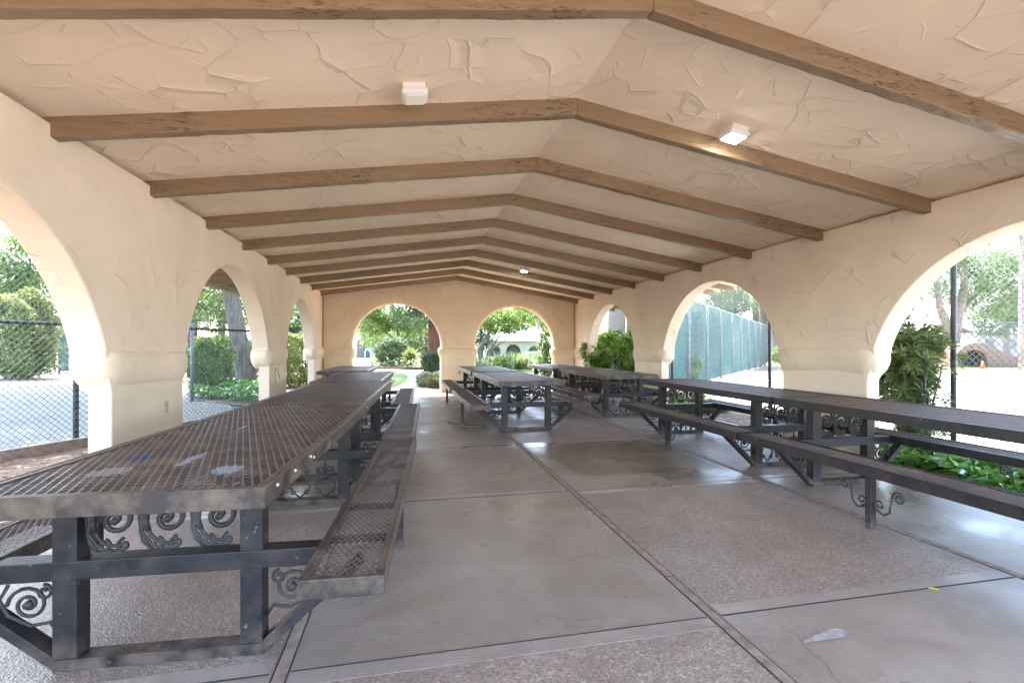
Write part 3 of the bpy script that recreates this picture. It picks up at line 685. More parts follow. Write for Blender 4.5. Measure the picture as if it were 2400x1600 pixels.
# garden plants seen through the gable arches
x, y = dp(963, 31); blade_plant('lily_clump', 'round clump of bright strap leaves in the middle of the flower bed', (x, y, .3), 260, 1.15, .10, M['leafy'], spread=1.25)
x, y = dp(920, 33); hedge('round_shrub', 'large dark green rounded shrub left of the redwood trunk', (x, y, 0), 2.25, 2.0, 2.0, 9000, .06, M['leafd'], cat='shrub', p=2.4, lump=.2)
x, y = dp(1013, 20.5); hedge('clipped_shrub', 'dark clipped box shrub at the left side of the gable pillar', (x, y, 0), .85, .9, 1.18, 7000, .035, M['leafd'], cat='shrub', p=5)
x, y = dp(1015, 17.8); hedge('clipped_shrub', 'low pale variegated shrub on the path edge, below the dark clipped one', (x, y, -.05), 1.15, 1.1, .52, 7000, .035, M['leafw'], cat='shrub', p=3.5)
x, y = dp(1024, 27); tree('redwood_tree', 'redwood with thick reddish trunk and drooping blue green branches', (x, y, 0), [(0, 0, -.1, .62), (0, 0, 1.2, .5), (0, 0, 9, .3)], [],
     [(-1.0, 0, 3.1, 1.2, 1.0, .75), (-1.8, .3, 3.4, 1.0, 1.0, .6), (-.5, -.3, 4.2, 2.0, 1.6, 1.0), (-.3, -.9, 3.45, 1.1, .5, .6), (.5, 0, 5.4, 2, 2, 1.4), (0, 0, 7.6, 1.7, 1.7, 1.8)], 30000, .085, M['leafc'], M['redbark'], asp=.22)
x, y = dp(1072, 26); tree('shade_tree', 'tree hidden behind the middle gable pillar, its canopy shading the path', (x, y, 0), [(0, 0, -.1, .26), (0, 0, 3, .2), (-1, 0, 6.6, .14)], [[(0, 0, 4.4, .12), (-4, 1, 7.4, .06)], [(0, 0, 4.6, .1), (-3, -3.4, 7.4, .05)]],
     [(-5.5, -2, 7.8, 2.5, 2.3, .7), (-3.5, 2, 7.8, 2.5, 2.3, .7), (-6, 5, 8, 2.5, 2.3, .7), (-3, -4.3, 7.8, 2.1, 1.5, .7), (-8, 1.5, 8, 2.3, 2.3, .7), (-2, -1, 8, 2.2, 2, .7)], 26000, .14, M['leaf'], M['bark'], cs=.3)
x, y = dp(935, 40); tree('maple_tree', 'light green spreading tree rising over the round shrub', (x, y, 0), [(0, 0, 0, .2), (.1, 0, 1.8, .16), (-.2, 0, 3, .1)], [[(.1, 0, 1.7, .1), (-1.6, 0, 3.0, .05)], [(.1, 0, 1.7, .1), (1.2, 0, 3.1, .05)]],
     [(-2.1, 0, 3.2, 1.5, 1.4, .9), (-.8, 0, 4.0, 1.5, 1.4, .9), (.9, .3, 3.4, 1.6, 1.4, 1.0), (-2.6, 0, 4.6, 1.4, 1.2, .9)], 15000, .09, M['leafb'], M['bark'])
x, y = dp(895, 52); tree('far_tree', 'pale green tree behind the house with arched porch', (x, y, 0), [(0, 0, 0, .25), (0, 0, 4, .15)], [], [(0, 0, 3.2, 2.6, 2, 2.2), (2.6, 0, 3, 2.4, 2, 2.0)], 12000, .12, M['leafy'], M['bark'])
x, y = dp(1000, 46); tree('far_tree', 'bushy tree filling the gap behind the redwood', (x, y, 0), [(0, 0, 0, .25), (0, 0, 4, .15)], [], [(0, 0, 2.0, 2.6, 2, 2.0), (-2.2, 0, 1.6, 2, 2, 1.6)], 9000, .11, M['leaf'], M['bark'])
x, y = dp(1140, 29); tree('garden_tree', 'pale trunked tree with bright leaves arching over the white roof', (x, y, 0), [(-.35, 0, 0, .12), (-.45, 0, 1.3, .1), (.3, 0, 2.5, .07)],
     [[(-.1, .2, 0, .11), (.1, .2, 1.1, .08), (.9, .1, 2.2, .05)], [(-.5, .3, 0, .1), (-.75, .3, 1.6, .07)], [(.1, .2, 1.1, .05), (1.3, .1, 1.9, .03)]],
     [(.9, 0, 2.75, 1.25, .9, .55), (1.7, 0, 2.55, .9, .8, .35), (.2, 0, 3.3, 1.5, 1.2, .6), (2.2, 0, 3.4, 1.4, 1, .6)], 9000, .075, M['leafb'], M['pale'], cl=18)
x, y = dp(1128, 38); tree('far_tree', 'soft grey green tree left of the white roof', (x, y, 0), [(0, 0, 0, .2), (0, 0, 3, .12)], [], [(-.2, 0, 2.7, 1.4, 1.2, 1.6), (.3, 0, 4.2, 1.5, 1.3, 1.0)], 9000, .09, M['leafc'], M['bark'])
x, y = dp(1260, 60); tree('far_tree', 'tall pale tree above the end of the white roof', (x, y, 0), [(0, 0, 0, .3), (0, 0, 5, .2)], [], [(0, 3, 5.2, 3, 2, 1.6), (-3.5, 4, 6, 3, 2, 1.6), (3, 4, 4.8, 3, 2, 2)], 12000, .14, M['leafy'], M['bark'])
for i, (px, d, n, L, mt) in enumerate(((1132, 26, 150, .9, 'leafw'), (1160, 28, 200, 1.1, 'leafb'), (1185, 29, 200, 1.2, 'leafw'), (1212, 30, 200, 1.15, 'leafb'), (1235, 30, 160, 1.0, 'leafw'))):
    x, y = dp(px, d); blade_plant('lily_clump', ('pale strap leaved clump at the pillar end of the bed', 'second strap leaved clump from the pillar, taller and brighter', 'middle pale strap leaved clump of the five in the bed', 'fourth strap leaved clump from the pillar, bright green', 'pale clump at the lawn end of the bed')[i], (x, y, 0), n, L, .08, M[mt], spread=1.0, group='strap leaved clumps in front of the white roofed house', heads=2, hr=.25)
x, y = dp(1250, 34); hedge('pale_shrub', 'small pale rounded shrub before the right end of the white roofed house', (x, y, 0), 2.0, 1.4, 1.1, 4000, .05, M['leafw'], cat='shrub', p=2.5)
x, y = dp(1283, 20.5); tree('leafy_shrub', 'loose green shrub climbing beside the right jamb of the right gable arch', (x, y, 0), [(0, 0, 0, .04), (0, 0, 1.6, .02)], [], [(0, 0, .8, .42, .4, .7), (-.1, 0, 1.6, .3, .3, .5)], 2600, .06, M['leaf'], M['bark'], cat='shrub')
# ---------------------------------------------------------------- chain link fences
M['wire'] = simple('green coated wire', (.08, .12, .115), .5); M['galv'] = simple('galvanised steel', (.12, .14, .14), .5, metal=.2); M['post'] = simple('dark fence post', (.05, .055, .06), .5)
def fence(label, a, b, z0, z1, cell, posts, rails, wm, pm, pr=.035, t=.008, zp=None, screen=None):
    e = empty('chain_link_fence', (a[0], a[1], 0), math.atan2(b[1]-a[1], b[0]-a[0]), label=label, cat='fence'); L = math.hypot(b[0]-a[0], b[1]-a[1]); H = z1-z0
    mb = MB()
    for sgn in (1, -1):
        k = -H
        while k < L:
            x0, x1 = max(k, 0), min(k+H, L)
            if x1 > x0+.01:
                za, zb = (x0-k, x1-k) if sgn > 0 else (H-(x0-k), H-(x1-k))
                n = 1; mb.bar((x0, sgn*.003, z0+za), (x1, sgn*.003, z0+zb), t, t, up=(0, 1, 0))
            k += cell*1.414
    mb.build('wire_mesh', wm, e)
    for p in posts:
        mb = MB(); mb.tube([(p, .04, -.1), (p, .04, zp or z1)], pr, 10); mb.build('post', pm, e, smooth=True)
    for r_ in rails:
        mb = MB(); mb.tube([(0, .03, r_), (L, .03, r_)], pr*.7, 8); mb.build('rail', pm, e, smooth=True)
    if screen:
        mb = MB(); mb.add([(0, .08, z0+.05), (L, .08, z0+.05), (L, .08, z1-.03), (0, .08, z1-.03)], [(0, 1, 2, 3)]); mb.build('windscreen', screen, e)
    return e
fa = (-3.05, 11.55); dr = (-.49, -.872)
fence('dark chain link fence outside the left arches, with a rail at shoulder height', (fa[0]+dr[0]*12, fa[1]+dr[1]*12), fa, 0, 2.7, .062, [12-.03, 12-3.6, 12-7.2], [1.76], M['wire'], M['post'], t=.0056)
mb = MB(); p0 = Vector((fa[0], fa[1], 0)); p1 = p0+Vector((dr[0], dr[1], 0))*12; mb.bar((p0.x+.1, p0.y, -.0), (p1.x+.1, p1.y, 0), .10, .16); mb.build('kerb', M['strip'], kind='structure')
mb = MB(); bx, by = dp(450, 12.98)
po = empty('fence_post', (bx, by, 0), label='grey steel post standing behind the near fence, left of the leaning trunk', cat='post'); mb.tube([(0, 0, -.1), (0, 0, 2.13)], .042, 12); mb.build('pipe', M['galv'], po, smooth=True); mb = MB(); mb.tube([(0, 0, 2.13), (0, 0, 2.17)], [.07, .03], 12); mb.build('cap', M['galv'], po, smooth=True)
fence('galvanised chain link fence outside the right arches', (7.2, -4), (7.2, 17), 0, 4.2, .06, [9.12, 12.5, 16.2], [4.15], M['galv'], M['post'], t=.0058)
def screen_mat():
    m = NT('teal windscreen fabric', .7, .2); m.color((.004, .05, .046)); f = m.noise(.8, 3)
    t = m.n.new('ShaderNodeBsdfTransparent'); tr = m.n.new('ShaderNodeBsdfTranslucent'); tr.inputs[0].default_value = (.004, .055, .05, 1)
    m1 = m.n.new('ShaderNodeMixShader'); m1.inputs[0].default_value = .5; m.l(m.b.outputs[0], m1.inputs[1]); m.l(tr.outputs[0], m1.inputs[2])
    m2 = m.n.new('ShaderNodeMixShader'); m.l(m.ramp(f, [(.35, .0), (.65, .10)]), m2.inputs[0]); m.l(m1.outputs[0], m2.inputs[1]); m.l(t.outputs[0], m2.inputs[2]); m.l(m2.outputs[0], m.n['Material Output'].inputs[0]); return m.m
M['screen'] = screen_mat()
g0 = gp(1560, 925); g1 = gp(1795, 856); Lg = math.hypot(g1[0]-g0[0], g1[1]-g0[1])
fence('tall fence covered in teal windscreen, running away beyond the pillar', g0, g1, 0, 3.1, .2, [Lg*k/9 for k in range(10)], [3.08], M['galv'], M['galv'], t=.007, screen=M['screen'], pr=.05)
fence('distant court fence behind the white court', dp(2085, 40), dp(2460, 34), 0, 3.2, .15, [0, 4, 8, 12], [3.2], M['galv'], M['galv'], t=.012)
# ---------------------------------------------------------------- left side garden
X = lambda px, d: dp(px, d)
x, y = X(45, 22.5); hedge('tall_hedge', 'tall leafy hedge beyond the green court, left of the first pillar', (x, y, 0), 3.6, 2.0, 3.9, 22000, .075, M['leafy'], rz=-.5, lump=.35, p=3)
x, y = X(40, 28); tree('court_tree', 'bright green tree rising behind the tall hedge at the left edge', (x, y, 0), [(0, 0, 0, .2), (0, 0, 4, .14)], [], [(-.8, 0, 5.2, 1.9, 1.6, 1.3), (.5, 0, 6.5, 1.6, 1.5, 1.2), (1.2, 0, 4.8, 1.5, 1.4, 1.0), (0, 0, 7.8, .9, .9, .8)], 14000, .09, M['leafb'], M['bark'])
q0, q1 = X(140, 27), X(440, 36); fence('far court fence with torn teal windscreen behind the green court', q0, q1, 0, 3.4, .14, [0, 1.1, 3, 6, 9, 12], [3.35], M['galv'], M['galv'], t=.01, screen=M['screen'], pr=.05)
x, y = X(574, 17.6); tree('leaning_tree', 'big tree with grey leaning trunk behind the chain link fence', (x, y, 0), [(.10, 0, -.1, .42), (.02, 0, .5, .33), (-.28, 0, 2.2, .28), (-.58, 0, 4.0, .25), (-1.0, 0, 6, .18)],
     [[(-.75, 0, 3.6, .12), (-2.4, .4, 5.2, .07)], [(-.8, 0, 4.2, .12), (1.4, 0, 5.6, .07)]],
     [(-1.7, 1.6, 3.3, 1.4, 1.2, .8), (.9, 1.8, 3.0, 1.5, 1.2, .8), (-1.6, 1.4, 2.3, .8, .7, .4), (-4, -1, 8, 3, 3, 1.5), (0, -2, 8.5, 3.5, 3, 1.6), (-6, 0, 7.6, 2.5, 2.5, 1.2)], 30000, .09, M['leaf'], M['bark'])
tree('shade_tree', 'spreading tree over the green court, its trunk hidden by the first left pillar', (-7.2, 14.6, 0), [(0, 0, -.1, .3), (.1, 0, 3, .22), (-.6, 0, 6.5, .16)], [[(0, 0, 4.5, .12), (-3, .3, 7, .07)], [(0, 0, 5, .12), (-1, -3, 7.6, .07)]],
     [(-.2, -1.5, 7.6, 2.4, 2.3, .8), (-2.7, 2, 7.6, 2.5, 2.3, .8), (-5.7, 6, 7.8, 2.5, 2.4, .8), (-4.2, .5, 8, 2.3, 2.0, .8), (-1.5, -4, 8, 2.2, 2, .8), (-8, 3, 8.2, 2.3, 2.2, .8), (-8.5, 9, 8.0, 2.6, 2.5, .8), (1.5, 1.5, 8, 2.4, 2, .9)], 34000, .16, M['leaf'], M['bark'], cs=.3)
x, y = X(492, 15.6); hedge('green_shrub', 'dense green shrub left of the leaning trunk', (x, y, 0), 1.25, 1.0, 1.75, 9000, .045, M['leafb'], cat='shrub', lump=.18, p=2.6)
x, y = X(470, 13.8); mound_pts = None
sheet('bed', [X(445, 13.2), X(610, 11.6), X(640, 19), X(430, 21)], -.02, M['dirt'])
def ground_leaves(name, poly, n, z0, z1, size, mat, asp=.7, up=1.6):
    P2 = np.array(poly); lo, hi = P2.min(0), P2.max(0); pts = []
    while len(pts) < n:
        p = rng.uniform(lo, hi, (4000, 2)); c = np.zeros(len(p), bool); j = len(P2)-1
        for i in range(len(P2)):
            m_ = ((P2[i, 1] > p[:, 1]) != (P2[j, 1] > p[:, 1])) & (p[:, 0] < (P2[j, 0]-P2[i, 0])*(p[:, 1]-P2[i, 1])/(P2[j, 1]-P2[i, 1]+1e-9)+P2[i, 0]); c ^= m_; j = i
        g = p[c]; hz = z0+(z1-z0)*(.35+.65*rng.uniform(0, 1, len(g)))*(.6+.4*np.sin(g[:, 0]*5+1)*np.sin(g[:, 1]*4)); pts += list(np.c_[g, hz])
    pts = np.array(pts[:n]); return obj(name, leaf_mesh(pts, np.tile([0, 0, up], (n, 1)), size, asp, name, mat), kind='stuff')
ground_leaves('ivy', [X(448, 13.6), X(600, 12.3), X(605, 15), X(640, 18), X(440, 17)], 9000, -.02, .34, .05, M['ivy'])
x, y = X(452, 23); tree('redwood_tree', 'slim redwood with red brown trunk at the left edge of the second arch', (x, y, 0), [(0, 0, 0, .24), (0, 0, 6, .16)], [], [(0, 0, 4.8, 1.1, 1, 1.2), (.4, 0, 3.6, .7, .6, .5)], 6000, .08, M['leafd'], M['redbark'], asp=.25)
x, y = X(575, 25); hedge('yellow_hedge', 'sunlit yellow green hedge behind the leaning trunk', (x, y, 0), 5.5, 1.6, 1.9, 15000, .07, M['leafy'], lump=.3, p=3, rz=.15)
x, y = X(520, 34); tree('far_tree', 'distant broad tree behind the leaning trunk', (x, y, 0), [(0, 0, 0, .3), (0, 0, 4, .2)], [], [(-2, 0, 4.3, 2.6, 2, 1.7), (2, 0, 4.6, 2.8, 2, 1.8), (4.5, 0, 3.4, 2, 2, 1.5)], 13000, .12, M['leaf'], M['bark'])
x, y = X(700, 18); hedge('loose_hedge', 'loose yellow green hedge filling the third left arch', (x, y, 0), 2.3, 1.4, 1.95, 16000, .04, M['leafy'], lump=.25, p=3)
x, y = X(690, 31); tree('far_tree', 'pale olive tree above the loose hedge', (x, y, 0), [(0, 0, 0, .2), (0, 0, 2.5, .12)], [], [(0, 0, 3.0, 1.7, 1.4, 1.0), (.5, 0, 3.7, .9, .8, .6), (-1.2, 0, 2.6, 1.2, 1, .9)], 11000, .085, M['leafc'], M['bark'])
ground_leaves('leaf_litter', [(-2.9, 1.0), (-2.9, 11), (-3.3, 11), (-5.0, 7.9), (-8, 2), (-8, 0)], 1500, -.055, -.045, .035, M['deadleaf'], up=6)
# ---------------------------------------------------------------- right side garden
ground_leaves('ivy', [(5.72, 3.3), (7.0, 3.5), (7.05, 4.4), (6.95, 6.2), (5.75, 6.6)], 5200, -.05, .16, .075, M['ivy'], .85)
ground_leaves('ivy', [(5.75, 9.6), (7.1, 9.6), (7.1, 12.4), (5.75, 12)], 3500, -.05, .25, .07, M['leafb'], .6)
ground_leaves('leaf_litter', [(5.7, .5), (7.1, .5), (7.1, 9), (5.7, 9)], 900, -.056, -.045, .035, M['deadleaf'], up=6)
# podocarpus: whorls of narrow leaves
def whorl_shrub(name, label, loc, blobs, nw, L, wd, mat, cat='shrub', up=.35):
    t = empty(name, loc, label=label, cat=cat); p, d = clumps(blobs, nw, 3, .35, .18); mb = MB()
    for c, dd in zip(p, d):
        ax = Vector(dd)+Vector((0, 0, up))+Vector(rng.normal(size=3)*.35); ax.normalize(); o = ax.orthogonal().normalized(); b = ax.cross(o)
        for k in range(11):
            a = 2*math.pi*k/11+rng.uniform(-.3, .3); dr_ = (o*math.cos(a)+b*math.sin(a)); tip = (ax*rng.uniform(.3, 1.0)+dr_).normalized(); l = L*rng.uniform(.7, 1.15); sd_ = tip.cross(ax).normalized()*wd
            c0 = Vector(c)+ax*rng.uniform(-.02, .03); m_ = c0+tip*l*.5
            mb.add([c0, m_+sd_, c0+tip*l-Vector((0, 0, l*.12)), m_-sd_], [(0, 1, 2, 3)])
    obj('foliage', mb.mesh('foliage', mat), t)
    sm = MB()
    for k in range(6):
        a = k*1.05; sm.tube([(.05*math.cos(a), .05*math.sin(a), 0), (.12*math.cos(a), .12*math.sin(a), .5), (.25*math.cos(a), .25*math.sin(a), 1.2)], [.022, .018, .008], 6)
    sm.build('stem', M['bark'], t); return t
x, y = X(2128, 6.55); whorl_shrub('yew_shrub', 'upright shrub with narrow whorled leaves beside the first right pillar', (x, y, 0), [(0, 0, 1.25, .36, .36, .45), (-.05, 0, .8, .34, .34, .32), (.1, 0, .55, .25, .25, .2), (.12, 0, 1.5, .25, .25, .2)], 620, .15, .0125, M['yew'])
x, y = X(2150, 6.4); whorl_shrub('low_yew_sprig', 'low sprig of narrow leaves at the foot of the upright shrub', (x, y, 0), [(0, 0, .3, .3, .3, .18)], 110, .10, .0075, M['yew'])
for i, (px, d, bl, nw, L, mt) in enumerate(((1398, 15.0, [(0, 0, .7, .35, .35, .5), (0, 0, 1.25, .3, .3, .3)], 170, .30, 'leafs'), (1428, 16.2, [(0, 0, 1.3, .55, .5, .55), (.1, 0, .6, .5, .5, .4)], 260, .34, 'leafs'),
        (1478, 15.6, [(0, 0, 1.2, .5, .5, .55), (0, 0, .5, .5, .5, .4)], 260, .36, 'leafs'), (1450, 14.6, [(0, 0, .42, .55, .45, .3)], 170, .26, 'leafw'), (1492, 14.2, [(0, 0, .6, .3, .35, .5)], 120, .3, 'leafb'))):
    x, y = X(px, d); whorl_shrub('broad_leaved_plant', ('bright leafy plant at the left jamb of the third right arch', 'tall yellow green plant left of the shaggy palm trunk', 'tall bright plant right of the shaggy palm trunk', 'pale low plant before the shaggy palm trunk', 'dark low plant at the right jamb of the third right arch')[i], (x, y, 0), bl, nw, L, .028, M[mt], cat='plant', up=.2)
x, y = X(1446, 20.5); pt = tree('palm_tree', 'thick shaggy palm trunk in the third right arch', (x, y, 0), [(0, 0, -.1, .42), (0, 0, 1.5, .38), (.05, 0, 7, .36)], [], [(0, 0, 7.4, 1.6, 1.6, .8)], 2500, .25, M['leafd'], M['palm'], asp=.12)
ground_leaves('palm_fibre', [X(1430, 20.0), X(1462, 20.0), X(1462, 20.3), X(1430, 20.3)], 10, 0, .05, .05, M['deadleaf'])
x, y = X(1486, 24); tree('palm_tree', 'second palm trunk behind, right of the shaggy one', (x, y, 0), [(0, 0, -.1, .42), (0, 0, 7, .36)], [], [(0, 0, 7.4, 1.6, 1.6, .8)], 1500, .25, M['leafd'], M['palm'], asp=.12)
x, y = X(1588, 17.5); hedge('fence_shrub', 'bright shrub growing in front of the teal windscreen', (x, y, 0), 1.7, 1.0, 1.15, 7000, .055, M['leafb'], cat='shrub', lump=.3, p=2.2)
x, y = X(1560, 19); whorl_shrub('spiky_shrub', 'spiky green shrub at the near end of the teal fence', (x, y, 0), [(0, 0, 1.6, .5, .5, .9)], 260, .3, .03, M['leafb'])
x, y = X(1700, 38); tree('screen_tree', 'dark olive tree standing behind the teal windscreen', (x, y, 0), [(0, 0, 0, .3), (0, 0, 4, .2)], [[(0, 0, 3, .15), (1.6, 0, 6, .06)], [(0, 0, 3, .15), (-1.5, 0, 5.8, .06)]], [(-.8, 0, 4.6, 1.5, 1.4, 1.0), (1.0, 0, 4.9, 1.5, 1.4, 1.0), (0, 0, 5.9, 1.8, 1.5, 1.0), (.2, 0, 3.4, 1.4, 1.2, .7)], 15000, .09, M['leaf'], M['bark'])
x, y = X(1630, 40); tree('far_tree', 'pale tree seen through the teal windscreen', (x, y, 0), [(0, 0, 0, .3), (0, 0, 4, .2)], [], [(0, 0, 2.6, 2.4, 2, 1.8), (-2.6, 0, 3.4, 2.0, 2, 1.8)], 9000, .12, M['leafb'], M['bark'])
for i, (px, d) in enumerate(((1788, 44), (1772, 48))):
    x, y = X(px, d); tree('palm_tree', ('tall ivy clad trunk right of the olive tree', 'thinner ivy clad trunk touching the olive tree')[i], (x, y, 0), [(0, 0, -.1, .34), (0, 0, 8, .3)], [], [(0, 0, 3.2, .42, .42, 1.6), (0, 0, 5.6, .42, .42, 1.6), (0, 0, 9.5, 2, 2, 1)], 5000, .09, M['leafd'], M['palm'], asp=.4)
x, y = X(1815, 52); tree('far_tree', 'light green tree above the brick building', (x, y, 0), [(0, 0, 0, .3), (0, 0, 4, .2)], [], [(0, 0, 4.8, 2.0, 2, 1.6)], 8000, .12, M['leafb'], M['bark'])
M['brickl'] = simple('pinkish brick', (.17, .10, .08), .9, var=.2, sc=8)
def block(name, label, px0, px1, d, ytop, ybase, dep, mat, roof=None, cat='building'):
    (ax, ay), (bx_, by_) = X(px0, d), X(px1, d); L = math.hypot(bx_-ax, by_-ay); e = empty(name, (ax, ay, 0), math.atan2(by_-ay, bx_-ax), label=label, cat=cat); h = zz(ytop, d)
    MB().box(0, L, 0, dep, -.2, h).build('wall', mat, e)
    if roof:
        MB().poly([(-.5, h), (dep/2, h+dep*.22), (dep+.5, h), (dep+.5, h+.15), (dep/2, h+dep*.22+.2), (-.5, h+.15)], lambda a, b, t: (t, a, b), -.5, L+.5).build('roof', roof, e)
        for k in range(int(L/2.5)): MB().box(1+k*2.5, 2.0+k*2.5, -.03, .02, h*.4, h*.75).build('window', M['dark'], e)
    return e
block('brick_house', 'pink brick house with dark roof beyond the teal fence', 1798, 1900, 58, 772, 830, 6, M['brickl'], M['rooft'], 'house')
block('garden_wall', 'low brown wall at the end of the walk beyond the teal fence', 1786, 1900, 50, 817, 840, .3, M['brick'], cat='wall')
x, y = X(1828, 42); hedge('small_shrub', 'small round pale green shrub before the low brown wall', (x, y, 0), 1.6, 1.4, 1.5, 2500, .07, M['leafb'], cat='shrub', p=2.1, lump=.25)
# brick tunnel arch, cone, tree group and roofs beyond the white court
(ax, ay) = X(2236, 34); (bx_, by_) = X(2400, 34); an = math.atan2(by_-ay, bx_-ax)
e = empty('brick_arch', (ax, ay, 0), an, label='low curved brick arch with dark barred opening beyond the white court', cat='arch')
prof = [(.2, 0)]+[(.2+.0, .5)]+[(1.6-1.45*math.cos(math.pi*k/14), .45+1.25*math.sin(math.pi*k/14)) for k in range(1, 10)]+[(4.2, .75), (5.6, .5), (5.6, 0)]
inn = [(2.35-.0, 0)]+[(1.45+.9*math.cos(math.pi*k/10), .35+.85*math.sin(math.pi*k/10)) for k in range(11)]+[(.55, 0)]
MB().poly(prof[:1]+[(.55, 0)]+[(1.45-.9*math.cos(math.pi*k/10), .35+.85*math.sin(math.pi*k/10)) for k in range(11)]+[(2.35, 0), (5.6, 0)]+prof[1:-1][::-1], lambda a, b, t: (a, t, b), 0, 1.2).build('masonry', M['brick'], e)
MB().box(.3, 2.6, 1.21, 1.4, 0, 1.3).build('shaded_inner_wall', M['dark'], e)  # dark panel stands in for the shade inside the tunnel
mb = MB()
for k in range(7): mb.box(.7+k*.24, .73+k*.24, .5, .53, 0, 1.05)
mb.build('gate', M['post'], e)
x, y = X(2303, 31.5); cn = empty('traffic_cone', (x, y, -.03), label='small orange traffic cone in front of the brick arch', cat='cone')
M['orange'] = simple('orange plastic', (.75, .10, .03), .5); MB().box(-.2, .2, -.2, .2, 0, .04).build('base', M['orange'], cn); MB().tube([(0, 0, .04), (0, 0, .52)], [.13, .03], 14).build('body', M['orange'], cn, smooth=True)
sheet('grass_verge', [X(2040, 30.5), X(2460, 30.5), X(2460, 36), X(2040, 36)], -.02, M['lawn'])
x, y = X(2232, 37); tree('eucalyptus_tree', 'big pale trunked tree forking behind the brick arch', (x, y, 0), [(0, 0, -.1, .62), (-.1, 0, 1.4, .5), (.3, 0, 3.2, .42)], [[(0, 0, 1.9, .35), (-1.2, 0, 4.4, .25), (-1.6, 0, 7.6, .14)], [(.3, 0, 3.1, .38), (1.1, 0, 5.4, .26), (1.3, 0, 9, .14)], [(.6, 0, 3.8, .2), (3.0, 0, 6.2, .12)]],
     [(-1.6, 1, 6.2, 1.5, 1.5, 1.4), (1.8, .5, 6.0, 1.8, 1.6, 1.5), (4.2, 0, 5.2, 1.8, 1.5, 1.6), (3.3, 0, 7.8, 2.4, 2, 1.3), (0, 1, 8.4, 2.2, 2, 1.3), (5.6, 0, 7.2, 1.8, 1.6, 1.6), (1.6, .5, 3.9, .9, .8, .8)], 30000, .085, M['leaf'], M['pale'], cs=.2)
x, y = X(2085, 34); tree('pine_tree', 'thin needled tree left of the big pale trunk', (x, y, 0), [(0, 0, 0, .16), (0, 0, 5.5, .08)], [[(0, 0, 3, .06), (1.2, 0, 3.6, .02)], [(0, 0, 4, .06), (1.0, 0, 4.6, .02)]], [(.9, 0, 3.5, .8, .6, .25), (.7, 0, 4.5, .8, .6, .3), (-.5, 0, 4.0, .8, .6, .3), (.3, 0, 5.4, .8, .7, .5)], 4500, .08, M['leafc'], M['bark'], asp=.2, cs=.3)
x, y = X(2360, 42); tree('far_tree', 'dark green tree right of the big pale trunk', (x, y, 0), [(0, 0, 0, .3), (0, 0, 4, .2)], [], [(-1.5, 0, 3.6, 1.7, 1.5, 1.3), (1.8, 0, 4.6, 2.4, 2, 1.7)], 12000, .1, M['leafd'], M['bark'])
x, y = X(2396, 30); tree('trunk_tree', 'slim brown trunk at the right edge beyond the white court', (x, y, 0), [(0, 0, 0, .2), (0, 0, 9, .14)], [], [(0, 0, 9.4, 2, 2, 1)], 3000, .1, M['leaf'], M['bark'])
block('far_house', 'pale roofed house far behind the brick arch at the right edge', 2290, 2440, 56, 780, 840, 7, M['bwall'], M['roofw'], 'house')
block('far_house', 'low house far beyond the court, left of the big pale trunk', 2075, 2200, 60, 785, 840, 6, M['brickl'], M['roofw'], 'house')
# ---------------------------------------------------------------- small things lying about
def fallen(px, py, ln, wd, ang, mat, label, name='fallen_leaf', cat='leaf', z=.004):
    x, y = gp(px, py); mb = MB(); ca, sa = math.cos(ang), math.sin(ang)
    P = [(-1, 0, 0), (-.4, .8, .35), (.3, .9, .3), (1, 0, .1), (.3, -.8, .0), (-.4, -.8, .05)]
    vs = [(a*ln/2*ca-b*wd/2*sa, a*ln/2*sa+b*wd/2*ca, z+.012*c) for a, b, c in P]
    mb.add(vs, [(0, 1, 2, 3), (0, 3, 4, 5)]); return mb.build(name, mat, label=label, cat=cat).__setattr__('location', (x, y, 0))
M['yleaf'] = simple('yellow leaf', (.55, .42, .06), .6); M['tleaf'] = simple('tan leaf', (.5, .36, .22), .7); M['bleaf'] = simple('brown leaf', (.06, .03, .02), .7)
ground_leaves('floor_litter', [(-.5, 1.2), (4.5, 1.5), (5.2, 14), (-2, 14), (-1.5, 3)], 170, .002, .012, .009, M['deadleaf'], up=5)
fallen(2189, 1381, .065, .02, -.6, M['yleaf'], 'narrow yellow leaf on the front concrete band')
fallen(1187, 1092, .07, .03, -.2, M['tleaf'], 'curled tan leaf left of the centre joint')
fallen(1655, 1071, .06, .04, .3, M['bleaf'], 'dark brown leaf near the right bench leg')
fallen(1285, 1008, .05, .03, .3, M['tleaf'], 'pale leaf scrap under the middle table')
M['scuff'] = simple('pale plaster scuff', (.30, .265, .26), .8, var=.3, sc=30)
x0, y0 = gp(1935, 1490); r3 = random.Random(5); mb = MB()
pts = [gp(1880, 1507), (gp(1990, 1493)), gp(1982, 1480), gp(1965, 1473), gp(1940, 1474), gp(1925, 1484), gp(1900, 1492)]
mb.add([(a, b, .0035) for a, b in pts], [tuple(range(7))]); mb.build('plaster_scuff', M['scuff'], fl)
M['red'] = simple('red paint', (.26, .06, .07), .6); mb = MB()
for (a, b) in (((815, 1462), (880, 1442)), ((785, 1475), (850, 1458)), ((830, 1420), (850, 1412)), ((770, 1485), (800, 1470)), ((868, 1443), (882, 1438))):
    p, q = gp(*a), gp(*b); mb.bar((p[0], p[1], .0025), (q[0], q[1], .0025), .0018, .001)
for c in ((878, 1442), (850, 1436), (834, 1467), (738, 1462), (1042, 1438)):
    p = gp(*c); mb.add([(p[0]+.008*math.cos(k), p[1]+.006*math.sin(k), .003) for k in range(6)], [tuple(range(6))])
mb.build('paint_spatter', M['red'], fl)
mb = MB()                                                                 # scratched mark on the second pillar
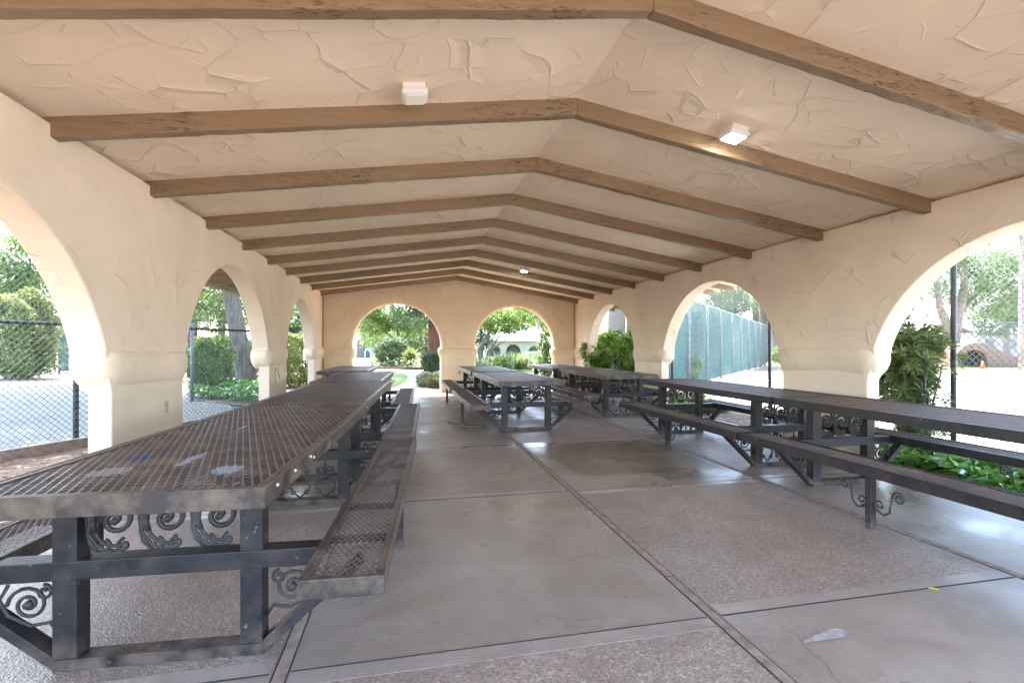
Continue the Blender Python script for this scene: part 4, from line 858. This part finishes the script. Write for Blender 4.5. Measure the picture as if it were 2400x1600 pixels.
for st in ([(9.95, .98), (10.0, .72)], [(10.15, 1.0), (10.35, .80), (10.25, .86)], [(9.95, .98), (10.15, 1.02)], [(10.0, 1.24), (10.25, 1.22), (10.3, 1.05)]):
    for a, b in zip(st, st[1:]): mb.bar((UL+.001, a[0], a[1]), (UL+.001, b[0], b[1]), .012, .004, up=(1, 0, 0))
mb.build('graffiti', M['gap'], wl)
mb = MB()
for (y_, z_) in ((-1.36, .03), (-1.1, .035), (-.82, .03), (-.75, .05), (1.3, .03)):
    for xx in (.5655,): mb.tube([(xx, y_, ZT-z_), (xx+.006, y_, ZT-z_)], .007, 8)
mb.build('rim_bolt', M['plastic'], tA)  # white bolt heads along the table rim
# scuffed top of the near table
pm = None
for c in tA.children:
    if c.name.startswith('tabletop'):
        for d in c.children:
            if d.name.startswith('mesh_panel'): pm = d
mm = NT('scuffed expanded steel', .34, .5); f = mm.noise(7, 6); base = mm.mix(mm.ramp(f, [(.42, 0), (.68, 1)]), (.085, .058, .048), (.17, .12, .095))
def patch(col, px, py, rx, ry, c):
    a = (px-1200)/1135.3; b = -(py-812.1)/1135.3; t = (ZT-1.43)/b; cc, ss = math.cos(YAW), math.sin(YAW); wx, wy = (a*cc+ss)*t, (cc-a*ss)*t
    dx, dy = wx-tA.location.x, wy-tA.location.y; th = .060; lx, ly = dx*math.cos(th)-dy*math.sin(th), dx*math.sin(th)+dy*math.cos(th)
    mpn = mm.mp((1/rx, 1/ry, 0), loc=(-lx/rx, -ly/ry, 0)); g = mm.n.new('ShaderNodeVectorMath'); g.operation = 'LENGTH'; mm.l(mpn, g.inputs[0])
    k = mm.ramp(mm.math('ADD', g.outputs['Value'], mm.math('MULTIPLY', mm.noise(9, 3), .5)), [(.28*1, 1), (1.15, .9), (1.25, 0)]); return mm.mix(k, col, c)
base = patch(base, 535, 1093, .095, .11, (.27, .27, .285)); base = patch(base, 255, 1100, .11, .12, (.24, .21, .19)); base = patch(base, 330, 1066, .07, .09, (.045, .06, .15))
base = patch(base, 400, 1075, .16, .10, (.16, .11, .07)); base = patch(base, 570, 997, .02, .14, (.28, .28, .29)); base = patch(base, 450, 1070, .03, .22, (.30, .29, .30))
mm.color(base); pm.data = pm.data.copy(); pm.data.materials[0] = mm.m
# ---------------------------------------------------------------- real size
for o in SC.objects:
    if o.parent is None and o.type != 'CAMERA':
        o.location = o.location*S; o.scale = (S, S, S)
